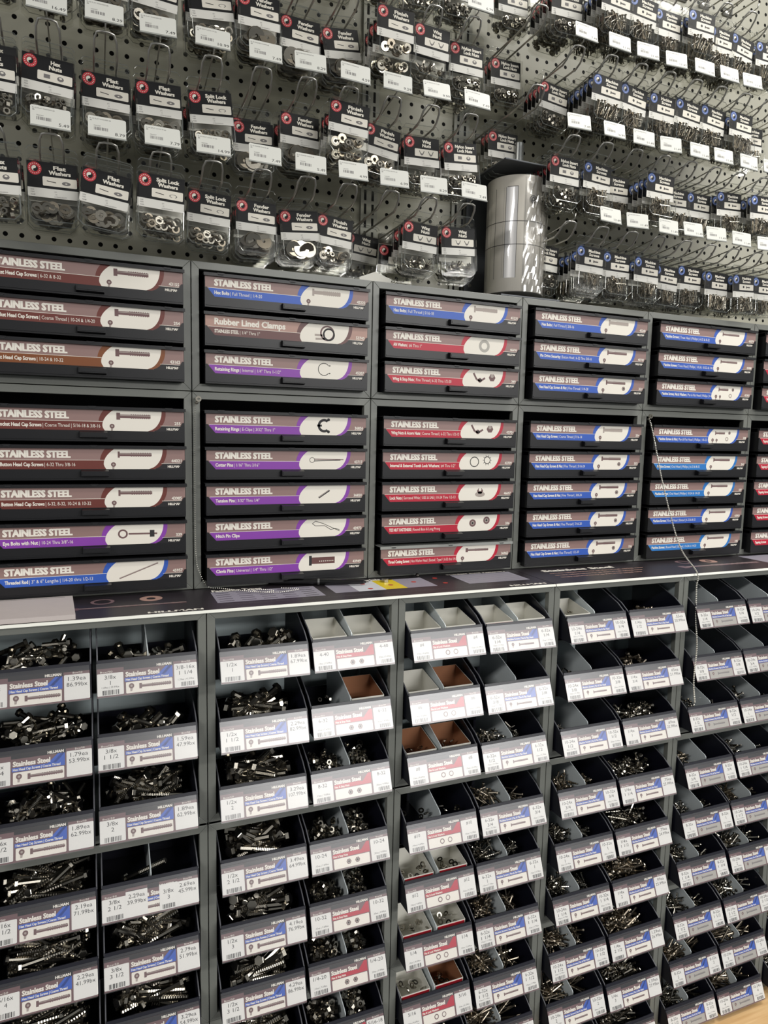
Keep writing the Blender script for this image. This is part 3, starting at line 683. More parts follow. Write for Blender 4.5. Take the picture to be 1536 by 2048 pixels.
def heap(x0, x1, y0, y1, zb, rise, L, dia, nind, nst, kind, bx, nm, mesh_mb, bymesh, stuff, steep=.25):
    for q in range(nind + nst):
        topl = q < nind
        ind = topl
        yaw = R.uniform(0, math.pi * 2)
        if L > .06: yaw = R.gauss(0 if R.random() < .5 else math.pi, .35) + (R.random() < .12) * 1.0
        pit = R.gauss(0, steep)
        ex = min((x1 - x0) / 2 - .001, abs(math.cos(yaw)) * L / 2 + dia); ey = abs(math.sin(yaw)) * L / 2 + dia
        x = R.uniform(x0 + ex, max(x0 + ex + .0001, x1 - ex)); y = R.uniform(y0 + ey, max(y0 + ey + .012, y1 - ey * .3)); y = min(y, max(y0 + ey, .144 - ey))
        z = zb + rise * (y - y0) * (.7 if L > .05 else 1) + (R.uniform(-.002, .009) if topl else R.uniform(-.012, -.001))
        # keep it inside the sloping front panel
        M4 = Matrix.Translation((bx[0] + x, bx[1] + y, bx[2] + z)) @ Matrix.Rotation(yaw, 4, 'Z') @ Matrix.Rotation(pit, 4, 'Y') @ Matrix.Rotation(R.uniform(0, 6.28), 4, 'X')
        if ind:
            o = bpy.data.objects.new({'b': 'hex_bolt', 's': 'machine_screw', 'n': 'hex_nut'}[kind], bymesh); C.objects.link(o); o.matrix_world = M4
            tag(o, {'b': 'loose stainless hex bolt in bin %s', 's': 'loose machine screw in bin %s', 'n': 'loose hex nut in bin %s'}[kind] % nm,
                {'b': 'bolt', 's': 'screw', 'n': 'nut'}[kind], {'b': 'loose bolts in bin %s', 's': 'loose screws in bin %s', 'n': 'loose nuts in bin %s'}[kind] % nm)
        else: merge(stuff, mesh_mb, M4)
lens = {}
for (k, sd, i), (x, y, z, nm, icon, dv) in binpos.items():
    bx = (x, y, z)
    if icon == 'hex':
        dia = {0: {0: .0085, 1: .0100}[sd], 1: .0120}[k]
        L = inch(nm.split('x ')[1]) * 1.1 + (.013 if k == 0 else .010)
        if L > .085: L = .085 + (L - .085) * .45
        L = max(L, .022)
        mbx = hex_bolt_mesh(dia, L); me = mbx.mesh('hex_bolt')
        if k == 1: L *= 1.15
        few = (k, sd, i) in ((0, 1, 0), (0, 1, 1), (1, 0, 0)); one = (k, sd, i) == (0, 1, 3)
        ni = 1 if one else 8 if few else 16
        heap(.006, BW - .006, -.004, .085 if not few else .05, .036 if not few else .042, .30 if not few else .05, L, dia, ni, 0 if one else (8 if few else 20), 'b', bx, where(k, sd, i), mbx, me, stuffb, .3)
    elif icon == 'nuts':
        if i == 0: continue
        r = .0040 + i * .0006; mbx = nut_mb(r); me = mbx.mesh('hex_nut')
        for h, (a, b) in enumerate(((.004, BW / 2 - .004), (BW / 2 + .004, BW - .006))):
            if i == 1 and h == 1: continue
            cnt = 4 if i == 1 else 20
            heap(a + .001, b - (.02 if h else 0), 0, .05 if h == 0 else .06, .043 if i > 1 else .036, .22, r, r, cnt, 0 if i == 1 else 45, 'n', bx, where(k, sd, i), mbx, me, stuffn, 1.2)
    elif icon == 'rings':
        if i in (0, 1): continue
        r = .006
        mbx = MB(); mbx.ringsolid(Matrix.Identity(4), r, r * .52, .0014, 'steel', 12); me = mbx.mesh('washer')
        for h, (a, b) in enumerate(((.006, BW / 2 - .006), (BW / 2 + .006, BW - .02))):
            for q in range((4 if i < 4 else 9)):
                o = bpy.data.objects.new('flat_washer', me); C.objects.link(o)
                o.matrix_world = Matrix.Translation((bx[0] + R.uniform(a + r, b - r), bx[1] + R.uniform(.006, .04), bx[2] + .045 + R.uniform(-.004, .006))) @ Matrix.Rotation(R.gauss(0, .7), 4, 'X') @ Matrix.Rotation(R.gauss(0, .5), 4, 'Y')
                tag(o, 'loose flat washer in bin %s' % where(k, sd, i), 'washer', 'loose washers in bin ' + where(k, sd, i))
    else:
        s_ = nm.split('x ')[1].split(' in ')[0].split(' at ')[0]; L = max(.014, inch(s_) * 1.25); L = min(L, .072)
        dia = .0036 if k in (3, 4) and sd == 0 or k == 2 else .0042
        if k == 3 and sd == 1: dia = .0052
        mbx = hex_bolt_mesh(dia, L, 'bronze_steel' if R.random() < .4 else 'steel', False, 6); me = mbx.mesh('machine_screw')
        ind = (k in (2, 3) and sd == 1 and i > 0)
        comps = ((.004, BW / 2 - .005), (BW / 2 + .005, BW - .02)) if dv else ((.005, BW - .03),)
        if k == 4 and i < 2: continue
        if k == 2 and i < 2: continue
        for h, (a, b) in enumerate(comps):
            full = 1.0 if h == 0 else .45
            if k == 3 and sd == 0 and i < 3: full = .3 if h == 0 else 0
            if k == 4: full *= .6 if i < 5 else .9
            if k == 3 and sd == 1 and i < 2: full = .35
            n_all = int(34 * full * (1 if dv else 1.6)); ni = int(min(n_all, (10 if dv else 18)) * (full if full < 1 else 1)) if ind else 0
            heap(a, b if full >= .9 or not dv else a + (b - a) * .8, 0, .05, .045 if full > .5 else .038, .22, L, dia, ni, n_all - ni, 's', bx, where(k, sd, i), mbx, me, stuffs, .45)
for q, mbq, nmq in ((0, stuffb, 'bolts'), (1, stuffs, 'screws'), (2, stuffn, 'nuts')):
    o = mbq.build(('bolt_pile', 'screw_pile', 'nut_pile')[q])
    tag(o, ('stainless hex bolts heaped underneath in the left bins', 'small stainless machine screws heaped in the right hand bins', 'small stainless nuts heaped in the red label bins')[q], ('bolts', 'screws', 'nuts')[q], kind='stuff')

# cardboard boxes standing in bins
def carton(w_, d_, h0, h1, white, red=False):
    mo = 'box_white' if white != 'brown' else 'box_white'; mi_ = 'box_white' if white == 'white' else 'box_brown'; t = .0009
    mb = MB()
    # walls: outer skin and inner skin so that the inside can be kraft brown
    def wall(pts_o, pts_i):
        mb.add(pts_o + pts_i, [(0, 1, 2, 3)], mo); mb.add(pts_i, [(3, 2, 1, 0)], mi_); mb.add([pts_o[3], pts_o[2], pts_i[2], pts_i[3]], [(0, 1, 2, 3)], mo)
    wall([(0, 0, 0), (w_, 0, 0), (w_, 0, h0), (0, 0, h0)], [(t, t, 0), (w_ - t, t, 0), (w_ - t, t, h0), (t, t, h0)])
    wall([(w_, d_, 0), (0, d_, 0), (0, d_, h1), (w_, d_, h1)], [(w_ - t, d_ - t, 0), (t, d_ - t, 0), (t, d_ - t, h1), (w_ - t, d_ - t, h1)])
    wall([(0, d_, 0), (0, 0, 0), (0, 0, h0), (0, d_, h1)], [(t, d_ - t, 0), (t, t, 0), (t, t, h0), (t, d_ - t, h1)])
    wall([(w_, 0, 0), (w_, d_, 0), (w_, d_, h1), (w_, 0, h0)], [(w_ - t, t, 0), (w_ - t, d_ - t, 0), (w_ - t, d_ - t, h1), (w_ - t, t, h0)])
    mb.box(0, w_, 0, d_, 0, .001, mi_)
    if red: mb.box(.002, w_ - .002, -.0004, -.0001, h0 - .012, h0 - .002, 'logo_red')
    return mb.mesh('carton')
cart = {}
for (k, sd, i, h, kind, red) in [(1, 1, 0, 0, 'white', 0), (1, 1, 0, 1, 'white', 0), (1, 1, 1, 1, 'brown', 0), (2, 0, 0, 0, 'white', 0), (2, 0, 0, 1, 'white', 0), (2, 0, 1, 0, 'white', 0), (2, 0, 1, 1, 'brown', 0),
                                 (2, 0, 2, 0, 'brown', 0), (2, 0, 2, 1, 'brown', 0), (2, 1, 0, 0, 'white', 1), (2, 1, 0, 1, 'white', 0), (3, 0, 0, 0, 'white', 0), (2, 0, 4, 0, 'white', 1), (2, 0, 4, 1, 'white', 1),
                                 (2, 0, 5, 0, 'white', 1), (2, 0, 5, 1, 'white', 1), (2, 0, 6, 0, 'white', 1), (2, 0, 6, 1, 'brown', 1)]:
    x, y, z, nm, ic, dv = binpos[(k, sd, i)]; key = (kind, red)
    if key not in cart: cart[key] = carton(.066, .075, .050, .066, kind, red)
    o = link('small_carton', cart[key], None, (x + (.0045 if h == 0 else BW / 2 + .004), y - .002 + .001 * h, z + .0042))
    tag(o, 'open %s carton, %s half of bin, %s' % ('white' if kind == 'white' else 'brown', ('left', 'right')[h], where(k, sd, i)), 'box', 'small cartons inside the bins')

# ------------------------------------------------------------------ hanging packs
PW = .080
KIND = {'hex': 'Hex\nNuts', 'flat': 'Flat\nWashers', 'split': 'Split Lock\nWashers', 'fender': 'Fender\nWashers', 'finish': 'Finish\nWashers', 'wing': 'Wing\nNuts', 'nylon': 'Nylon Insert\nLock Nuts', 'ms': 'Machine\nScrews'}
KNAME = {'hex': 'hex nuts', 'flat': 'flat washers', 'split': 'split lock washers', 'fender': 'fender washers', 'finish': 'finish washers', 'wing': 'wing nuts', 'nylon': 'nylon insert lock nuts', 'ms': 'machine screws'}
SHORT = dict(KNAME, nylon='lock nuts', split='split washers')
def pack_card(kind):
    blue = kind == 'ms'; mb = MB()
    mb.box(-PW / 2 + .0015, PW / 2 - .0015, -.0028, -.0020, -.0680, -.0120, 'paper_white')
    p = Pl(mb, (-PW / 2 + .0015, -.0029, -.0535), su=PW - .003, sv=.0415)
    p.rect(0, 1, 0, 1, 'card_black', 0)
    lc = 'logo_blue' if blue else 'logo_red'
    p.ring(.155, .72, .0103, .0050, lc, .00006, 24); p.disc(.155, .72, .0052, 'card_black', .00008)
    p.disc(.155, .72, .0046, 'cream', .0001, a0=90, a1=270, k=10); p.disc(.155, .775, .0023, 'cream', .00011, 8); p.disc(.155, .665, .0023, 'card_black', .00012, 8)
    for j in range(16):
        a = math.radians(j * 22.5); p.disc(.155 + .0078 / p.su * math.cos(a), .72 + .0078 / p.sv * math.sin(a), .0008, 'cream', .0001, 5)
    a, b = KIND[kind].split('\n'); wa = min(.046, .0052 * len(a) * (.72 if len(a) > 8 else .9)); wb = min(.040, .0052 * len(b) * (.75 if len(b) > 8 else .9))
    p.text(a, .64, .735, .0062, 'cream', .00008, wid=wa, align='c', bold=.00028); p.text(b, .64, .545, .0062, 'cream', .00008, wid=wb, align='c', bold=.00028)
    p.rect(.30, .97, .10, .45, 'cream', .00008, r=.0016)
    n = .00013
    if kind == 'ms': p.disc(.50, .29, .0030, 'ink', n, 10); icon_bolt(p, .62, .28, .014, .0055, 'ink', n, head=.18)
    elif kind in ('hex', 'nylon'): p.rect(.42, .54, .20, .35, 'ink_soft', n); p.disc(.74, .27, .0052, 'ink_soft', n, 8, ry=.0040); p.disc(.74, .30, .0024, 'cream', n + .00003, 8, ry=.0015)
    elif kind == 'wing':
        for u in (.50, .76): line2(p, [(u - .07, .37), (u - .03, .2), (u + .03, .2), (u + .07, .37)], .0013, 'ink', n); p.disc(u, .2, .0022, 'ink_soft', n + .00003, 8)
    else:
        line2(p, [(.38, .29), (.56, .25)], .0012, 'ink', n)
        if kind == 'split': p.ring(.76, .25, .0065, .0050, 'ink_soft', n, q=.45, a0=-60, a1=250)
        else: p.disc(.76, .25, .0068, 'ink_soft', n, 14, ry=.0030); p.disc(.76, .25, .0018, 'cream', n + .00003, 8, ry=.0009)
    q = Pl(mb, (-PW / 2 + .0015, -.0029, -.0680), su=PW - .003, sv=.0145)
    for j, (u, v, t) in enumerate(((.06, .70, 'SIZE'), (.06, .44, 'ITEM'), (.06, .16, '42%03d' % (100 + len(kind) * 37)), (.52, .62, 'QTY'), (.54, .36, '10'), (.52, .10, 'LOT# HG1057277'))):
        q.text(t, u, v, .0019, 'ink_soft', .00006, wid=.0013 * len(t))
    return mb.mesh('header_card')
def pack_shell():
    mb = MB(); w2 = PW / 2
    # sheet with hang slot, raised body with rounded bottom
    out = [(-w2, .008), (-w2 + .006, .012), (w2 - .006, .012), (w2, .008), (w2, -.104), (w2 - .010, -.112), (-w2 + .010, -.112), (-w2, -.104)]
    mb.prism([(a, b) for a, b in out], 'y', -.0012, -.0004, 'clear_plastic')
    q = .0030
    def rg(y, s_): return [(-w2 + s_, y, -.0135), (w2 - s_, y, -.0135), (w2 - s_, y, -.100), (w2 - .012, y, -.1095 + s_ * .3), (-w2 + .012, y, -.1095 + s_ * .3), (-w2 + s_, y, -.100)]
    a, b = rg(-.0012, .001), rg(-.0145, .003); n = 6
    mb.add(a + b, [tuple(range(n, 2 * n))] + [(i, (i + 1) % n, (i + 1) % n + n, i + n) for i in range(n)], 'clear_plastic')
    # moulded rim around the window
    pts = [(-w2 + .003, -.0148, -.070), (-w2 + .003, -.0148, -.100), (-w2 + .012, -.0148, -.1085), (w2 - .012, -.0148, -.1085), (w2 - .003, -.0148, -.100), (w2 - .003, -.0148, -.070)]
    mb.tube(pts, .0008, 'clear_rim', 5)
    mb.tube([(-w2 + .002, -.0016, .006), (-w2 + .006, -.0016, .0112), (w2 - .006, -.0016, .0112), (w2 - .002, -.0016, .006)], .0007, 'clear_rim', 5)
    return mb.mesh('clear_shell')
clear('clear_rim', (0.8, 0.8, 0.78), 0.1, 0.12, haze=.10)
def pack_contents(kind, seed):
    q = random.Random(seed); mb = MB(); w2 = PW / 2 - .006
    def T(x, z, ax, ay, az, y=None): return Matrix.Translation((x, -.0085 + q.uniform(-.003, .003) if y is None else y, z)) @ Matrix.Rotation(az, 4, 'Y') @ Matrix.Rotation(ax, 4, 'X') @ Matrix.Rotation(ay, 4, 'Z')
    if kind == 'ms':
        for j in range(26):
            L = .030 if seed % 3 else .022; a = q.gauss(math.pi / 2, .45)
            s_ = hex_bolt_mesh(.0028, L, 'bronze_steel' if j % 3 == 0 else 'steel', False, 5)
            x = q.uniform(-w2 + .008, w2 - .008); merge(mb, s_, Matrix.Translation((x, -.0085 + q.uniform(-.004, .004), -.090 + q.uniform(0, .008))) @ Matrix.Rotation(a, 4, 'Y'))
    elif kind in ('hex', 'nylon'):
        for j in range(24):
            r = .0062 if kind == 'nylon' else .0070; mb.ringsolid(T(q.uniform(-w2 + r, w2 - r), -.102 + r * q.uniform(.2, 3.6), q.gauss(0, 1), 0, q.gauss(0, 1)), r * .8, r * .42, .005, 'steel', 12, True)
    elif kind == 'wing':
        for j in range(9):
            M = T(q.uniform(-w2 + .01, w2 - .01), -.101 + q.uniform(0, .008), q.gauss(0, .7), 0, q.gauss(0, .7))
            mb.lathe(M, [(-.003, .0045), (.003, .0032)], 'steel', 8)
            for sg in (-1, 1):
                mb.add([M @ Vector(v) for v in ((sg * .003, -.0012, -.001), (sg * .012, -.0006, .010), (sg * .009, .0006, .012), (sg * .003, .0012, .003))], [(0, 1, 2, 3)], 'steel')
    else:
        r, ri, nn, hh = {'flat': (.0090, .0040, 14, .0014), 'split': (.0068, .0042, 24, .0018), 'fender': (.0150, .0032, 6, .0014), 'finish': (.0085, .0035, 10, .003)}[kind]
        for j in range(nn):
            x = q.uniform(-w2 + r, w2 - r); z = -.105 + r + q.uniform(0, .014 if kind != 'fender' else .006)
            mb.ringsolid(T(x, z, math.pi / 2 + q.gauss(0, .35), 0, q.gauss(0, .3)), r, ri, hh, 'steel' if j % 3 else 'bronze_steel', 14)
            if kind == 'finish': mb.ringsolid(T(x, z, math.pi / 2 + q.gauss(0, .35), 0, q.gauss(0, .3)), r * .6, ri * .8, .005, 'steel', 12)
    return mb.mesh('fasteners', )
cards = {k: pack_card(k) for k in KIND}; shell = pack_shell()
conts = {(k, v): pack_contents(k, v) for k in KIND for v in range(2 if k != 'ms' else 3)}

def hook_meshes():
    mb = MB(); pts = [(-.018, YB - .003, 0), (-.018, -.020, 0), (-.0178, -.034, .006), (-.017, -.046, .018), (-.013, -.054, .0255), (-.006, -.056, .0268),
                      (.006, -.056, .0268), (.013, -.054, .0255), (.017, -.046, .018), (.0178, -.034, .006), (.018, -.020, 0), (.018, YB - .003, 0)]
    mb.tube(pts, .0020, 'wire', 7); mb.box(-.017, .017, YB - .0035, YB - .0005, -.006, .014, 'wire')
    loop = mb.mesh('loop_prong', True)
    mb = MB(); mb.tube([(0, YB - .003, .004), (0, -.060, .030), (0, -.066, .031), (0, -.068, .040)], .0014, 'wire', 6); arm = mb.mesh('label_arm', True)
    return loop, arm
h_loop, h_arm = hook_meshes()
def price_label(txt, kid):
    mb = MB(); V = Vector((0, .16, 1)).normalized(); N = Vector((0, -V.z, V.y))
    p = Pl(mb, (-.029, -.074, .0315), V=V, N=N)
    pts = [(.002, 0), (.058, 0), (.058, .030), (.056, .032), (.002, .032), (0, .030), (0, .002)]
    f = [p.P(a, b, 0) for a, b in pts]; g = [p.P(a, b, -.0014) for a, b in pts]; n = len(pts)
    mb.add(f + g, [tuple(range(n)), tuple(range(2 * n - 1, n - 1, -1))] + [(i, i + n, (i + 1) % n + n, (i + 1) % n) for i in range(n)], 'tag_white')
    a, b = p.P(-.0005, -.0012, .0008), p.P(.0585, .0012, -.0022)
    mb.box(-.0295, .0295, min(a.y, b.y), max(a.y, b.y), a.z, a.z + .0022, 'tag_edge')
    nm = KNAME[kid].upper()
    p.text('EL-SS ' + nm[:12] + ' #6', .003, .0268, .0019, 'ink_soft', .0001, wid=.032); p.text('#6', .003, .0238, .0019, 'ink', .0001, wid=.004)
    p.text('M642307', .009, .0158, .0018, 'ink_soft', .0001, wid=.010)
    barcode(p, .009, .030, .0095, .0145, .0001, 'ink_soft')
    p.text(txt, .056, .0045, .0050, 'ink', .0001, wid=.0038 * len(txt), align='r')
    return mb.mesh('price_label')
HOOKS = []
CL = [.050, .135, .221, .306, .394, .482, .566, .648, .736, .819, .906]
CR = [1.160, 1.249, 1.332, 1.414, 1.495, 1.572, 1.650, 1.730, 1.815]
# (row name, side, loop-top z, [(x, kind, front y or None, z jitter, roll, count, price)])
rowC = [('hex', -.06, -.010, 2, 4, None), ('flat', -.03, .008, 1, 4, '5.49'), ('flat', -.05, -.004, -7, 4, '8.79'), ('split', -.055, .006, -2, 3, '7.79'), ('split', -.01, .004, -3, 3, '14.99'),
        ('fender', .01, .008, 0, 6, '7.49'), ('fender', .02, .004, 5, 4, '5.49'), ('finish', .03, .006, -4, 4, '4.99'), ('wing', .11, .0, -6, 2, '6.99'), ('wing', -.01, .006, -3, 5, '8.29'), ('wing', -.005, .012, 3, 4, '7.49')]
rowB = [('hex', -.05, -.03, 0, 5, None), ('hex', -.03, -.006, -3, 6, '16.49'), ('flat', .0, .0, 0, 7, '8.29'), ('flat', .0, .006, 2, 6, '7.49'), ('split', .0, .010, 5, 5, '10.99'),
        ('fender', .04, -.02, 1, 5, '7.49'), ('fender', .01, .004, 0, 5, '8.29'), ('finish', -.05, .022, -4, 5, '4.59'), ('finish', .0, .010, -7, 5, '9.29'), ('wing', .0, .004, 2, 5, '9.99'), ('nylon', .0, .010, 5, 5, '7.49')]
rowA = [('hex', -.03, 0, 0, 5, None), ('hex', -.03, 0, 2, 5, None), ('flat', -.02, 0, 0, 5, None), ('flat', .0, 0, -3, 5, None), ('split', .0, .004, 6, 5, None),
        ('fender', -.01, .004, 1, 5, None), ('fender', .01, -.01, -1, 5, None), ('fender', .03, .006, 9, 5, None), ('finish', -.050, .030, 0, 5, None), ('wing', -.04, .016, -2, 5, None), ('nylon', -.02, .010, 0, 6, '6.79')]
rowT = [None] * 6 + [('fender', .05, 0, 0, 4, None), ('finish', .04, 0, 0, 4, None), ('finish', .02, 0, 0, 4, None), ('wing', .03, 0, 3, 4, None), ('nylon', .03, 0, 0, 4, None)]
rowRD = [('nylon', .04, .02, -4, 4, None), ('ms', -.01, .012, -2, 7, '13.49'), ('ms', .0, .010, -1, 5, '11.49'), ('ms', -.01, .004, -1, 5, '11.49'), ('ms', .01, -.004, -3, 6, '11.49'), ('ms', .01, .006, -1, 5, '11.49'), ('ms', .0, -.006, 0, 5, '11.49'), ('ms', -.01, -.004, 3, 6, '11.49'), ('ms', .0, 0, 0, 4, '11.49')]
rowRC = [('nylon', -.02, .012, -1, 5, '7.49'), ('ms', -.02, .012, -2, 4, '16.99'), ('ms', .02, .010, 0, 4, '11.49'), ('ms', -.04, .008, -2, 6, '11.49'), ('ms', .0, -.004, 1, 3, '11.49'), ('ms', .0, -.004, 1, 4, '11.49'), ('ms', -.02, .008, 2, 4, '11.49'), ('ms', -.05, .0, 1, 4, '11.49'), ('ms', 0, 0, 0, 3, '11.49')]
rowRB = [('nylon', .03, .0, -5, 5, '7.49'), ('ms', -.04, .006, -4, 8, '11.49'), ('ms', -.03, .006, -5, 6, '11.49'), ('ms', -.03, .004, -1, 6, '11.49'), ('ms', -.03, .006, -6, 5, '11.49'), ('ms', -.03, .006, -6, 5, '11.49'), ('ms', -.04, .004, -1, 5, '11.49'), ('ms', .0, .0, 0, 4, '11.49'), None]
rowRA = [('nylon', .0, .0, 0, 6, None), ('ms', -.055, -.004, -3, 8, None), ('ms', -.045, .0, -6, 7, None), ('ms', -.03, .0, -1, 6, None), ('ms', -.05, .01, -1, 7, None), ('ms', -.035, -.004, -2, 6, None), ('ms', -.03, -.004, -7, 6, None), ('ms', -.03, 0, 0, 4, None), None]
rows = [('lowest', 'left', .776, CL, rowC), ('middle', 'left', .949, CL, rowB), ('upper', 'left', 1.131, CL, rowA), ('topmost', 'left', 1.306, CL, rowT),
        ('lowest', 'right', .775, CR, rowRD), ('middle', 'right', .953, CR, rowRC), ('upper', 'right', 1.133, CR, rowRB), ('topmost', 'right', 1.315, CR, rowRA)]
seed = 0
def place_hook(x, zl, price, lab, kid):
    o = thing('peg_hook', (x, 0, zl - .0268), lab, 'hook', 'wire peg hooks on the pegboard')
    link('loop_prong', h_loop, o); link('label_arm', h_arm, o)
    if price: link('price_label', price_label(price, kid), o, rot=(R.uniform(-.04, .04), R.uniform(-.03, .03), R.uniform(-.08, .04)))
    return o
def place_pack(kind, x, y, z, roll, yaw, lab, grp, v):
    o = thing('hanging_pack', (x, y, z), lab, 'hardware pack', grp, rot=(R.uniform(-.03, .002) if not (abs(x - 1.572) < .001 and abs(z - .744) < .02 and y < .02) else .035, math.radians(-roll), yaw))
    link('header_card', cards[kind], o); link('clear_shell', shell, o); link('fasteners', conts[(kind, v)], o)
    return o
for rn, side, zl, cols, data in rows:
    for i, d in enumerate(data):
        if d is None:
            if side == 'right': place_hook(cols[i], zl, None, 'bare wire peg hook, %s from left, %s row, right pegboard' % (ORD[i], rn), 'ms')
            continue
        kind, yf, dz, roll, cnt, price = d
        x = cols[i]
        lab = 'double wire peg hook' + (' with price label %s' % price if price else '') + ', %s from left, %s row, %s pegboard' % (ORD[i], rn, side)
        place_hook(x, zl, price, lab, kind)
        z = zl - .0268 - .004
        for j in range(cnt):
            seed += 1; y = yf + j * .0165
            if y > YB - .01: break
            rr = roll if j == 0 else roll * .5 + R.uniform(-2.5, 2.5)
            where_ = '%s hook, %s row, %s pegboard' % (ORD[i], rn, side)
            place_pack(kind, x + (0 if j == 0 else R.uniform(-.003, .003)), y, z + (dz * .7 if j == 0 else R.uniform(-.004, .002)), rr, R.uniform(-.06, .06) + (.0 if j else 0),
                       ('front pack of %s, %s' if j == 0 else 'pack of %s behind the front one, %s') % (SHORT[kind], where_), 'packs of %s on the %s' % (KNAME[kind], where_) if j else 'packs hanging in front', R.randrange(2 if kind != 'ms' else 3))
# three shorter hooks near the board edge with dark packs, beside the roll
for q, (x, zl) in enumerate(((1.062, 1.035), (1.062, 1.190), (1.075, 1.345))):
    place_hook(x, zl, None, 'wire peg hook between the pegboards, %s from bottom' % ORD[q], 'nylon')
    for j in range(3):
        place_pack('nylon', x, .085 + .0165 * j, zl - .031, R.uniform(-4, 2), 0, 'clear pack of lock nuts deep between pegboards, %s hook from bottom' % ORD[q] + ('' if j == 0 else ', behind'), 'packs between the pegboards ' + ORD[q], 0)
place_pack('wing', .792, .055, .715, -3, 0, 'clear pack of wing nuts half hidden between two wing nut packs, lowest row', 'packs hanging in front', 1)
# bare hooks high on the right
for i, x in enumerate(CR[3:]): place_hook(x, 1.495, None, 'bare wire peg hook at top right, %s from left' % ORD[i], 'ms')

# ------------------------------------------------------------------ silver roll on its bracket
cx, cyy, cr_, z0, z1 = 1.103, .078, .068, .632, .884
st = thing('roll_stand', (cx, cyy, ZT), 'dark metal bracket holding the silver roll on top of the cabinets', 'stand')
mb = MB(); mb.box(-.078, .078, -.075, .085, .0005, .0035, 'metal_plate'); mb.build('base_plate', st)
mb = MB(); mb.box(-.085, .075, .083, .086, .0035, .288, 'metal_plate')
for z in (.05, .19):
    for x in (-.070, .060): mb.lathe(Matrix.Translation((x, .083, z)) @ Matrix.Rotation(math.pi / 2, 4, 'X'), [(0, .005), (.0015, .004)], 'rivet', 12)
mb.build('back_plate', st)
mb = MB(); mb.box(-.082, .078, -.078, .086, .285, .2885, 'metal_plate'); o = mb.build('top_plate', st); bevel(o, .001)
mb = MB(); mb.lathe(Matrix.Translation((0, 0, .2886)), [(0, .0115), (.068, .0115), (.0695, .0105)], 'rod_grey', 20); mb.build('rod', st, smooth=False)
rl = thing('label_roll', (cx, cyy, z0), 'large silver roll of printed sheets wrapped in clear film, on the cabinets', 'roll')
mb = MB(); H = z1 - z0; n = 56
prof = [(0, cr_ - .0015), (.0015, cr_), (H - .0015, cr_), (H, cr_ - .0015)]
mb.lathe(Matrix.Identity(4), prof, 'roll_paper', n)
def onroll(a, z, dr=.0): return ((cr_ + dr) * math.sin(a), -(cr_ + dr) * math.cos(a), z)
# printed strips and ruled lines on the roll
def band(a0, a1, z0_, z1_, mt, dr):
    k = max(1, int((a1 - a0) / .08)); vs = []
    for j in range(k + 1):
        a = a0 + (a1 - a0) * j / k; vs += [onroll(a, z0_, dr), onroll(a, z1_, dr)]
    mb.add(vs, [(2 * j, 2 * j + 2, 2 * j + 3, 2 * j + 1) for j in range(k)], mt)
zt_, zb_ = H - .026, .030
for a in (-1.75, -1.30, -.92, -.53, .39): band(a, a + .012, zb_, zt_, 'ink', .0003)
for a in (-1.5, -.99, -.28, .12, .7): band(a, a + .005, zb_, zt_, 'ink_soft', .0003)
band(-.91, -.53, zb_, zt_, 'roll_strip', .0002); 
for z in (.102, .152): band(-2.0, 1.2, z, z + .0011, 'ink', .0004)
band(-.88, -.52, zt_, zt_ + .001, 'ink', .0004)
o = mb.build('rolled_sheets', rl)
for pl in o.data.polygons: pl.use_smooth = len(pl.vertices) == 4
mb = MB()
for j in range(13):
    a = math.radians(j * 30); pass
q_ = -.01; p_ = Pl(mb, onroll(q_, .200, .0012), U=(math.cos(q_), math.sin(q_), 0), V=(0, 0, 1), N=(math.sin(q_), -math.cos(q_), 0))
p_.ring(0, 0, .0085, .0072, 'ink', 0); p_.disc(0, 0, .0052, 'ink', 0, 7); p_.disc(0, 0, .0022, 'roll_paper', .0001, 8)
mb.build('printed_mark', rl)
# crinkled clear wrap
wr = random.Random(3); mb = MB(); na, nz = 26, 18; vs = []
for j in range(na + 1):
    for k in range(nz + 1):
        a = -.30 + 1.9 * j / na; vs.append(onroll(a, H * k / nz, .0016 + wr.uniform(0, .0036) * min(1, j / 5)))
mb.add(vs, [(j * (nz + 1) + k, (j + 1) * (nz + 1) + k, (j + 1) * (nz + 1) + k + 1, j * (nz + 1) + k + 1) for j in range(na) for k in range(nz)], 'wrap')
mb.build('clear_wrap', rl)

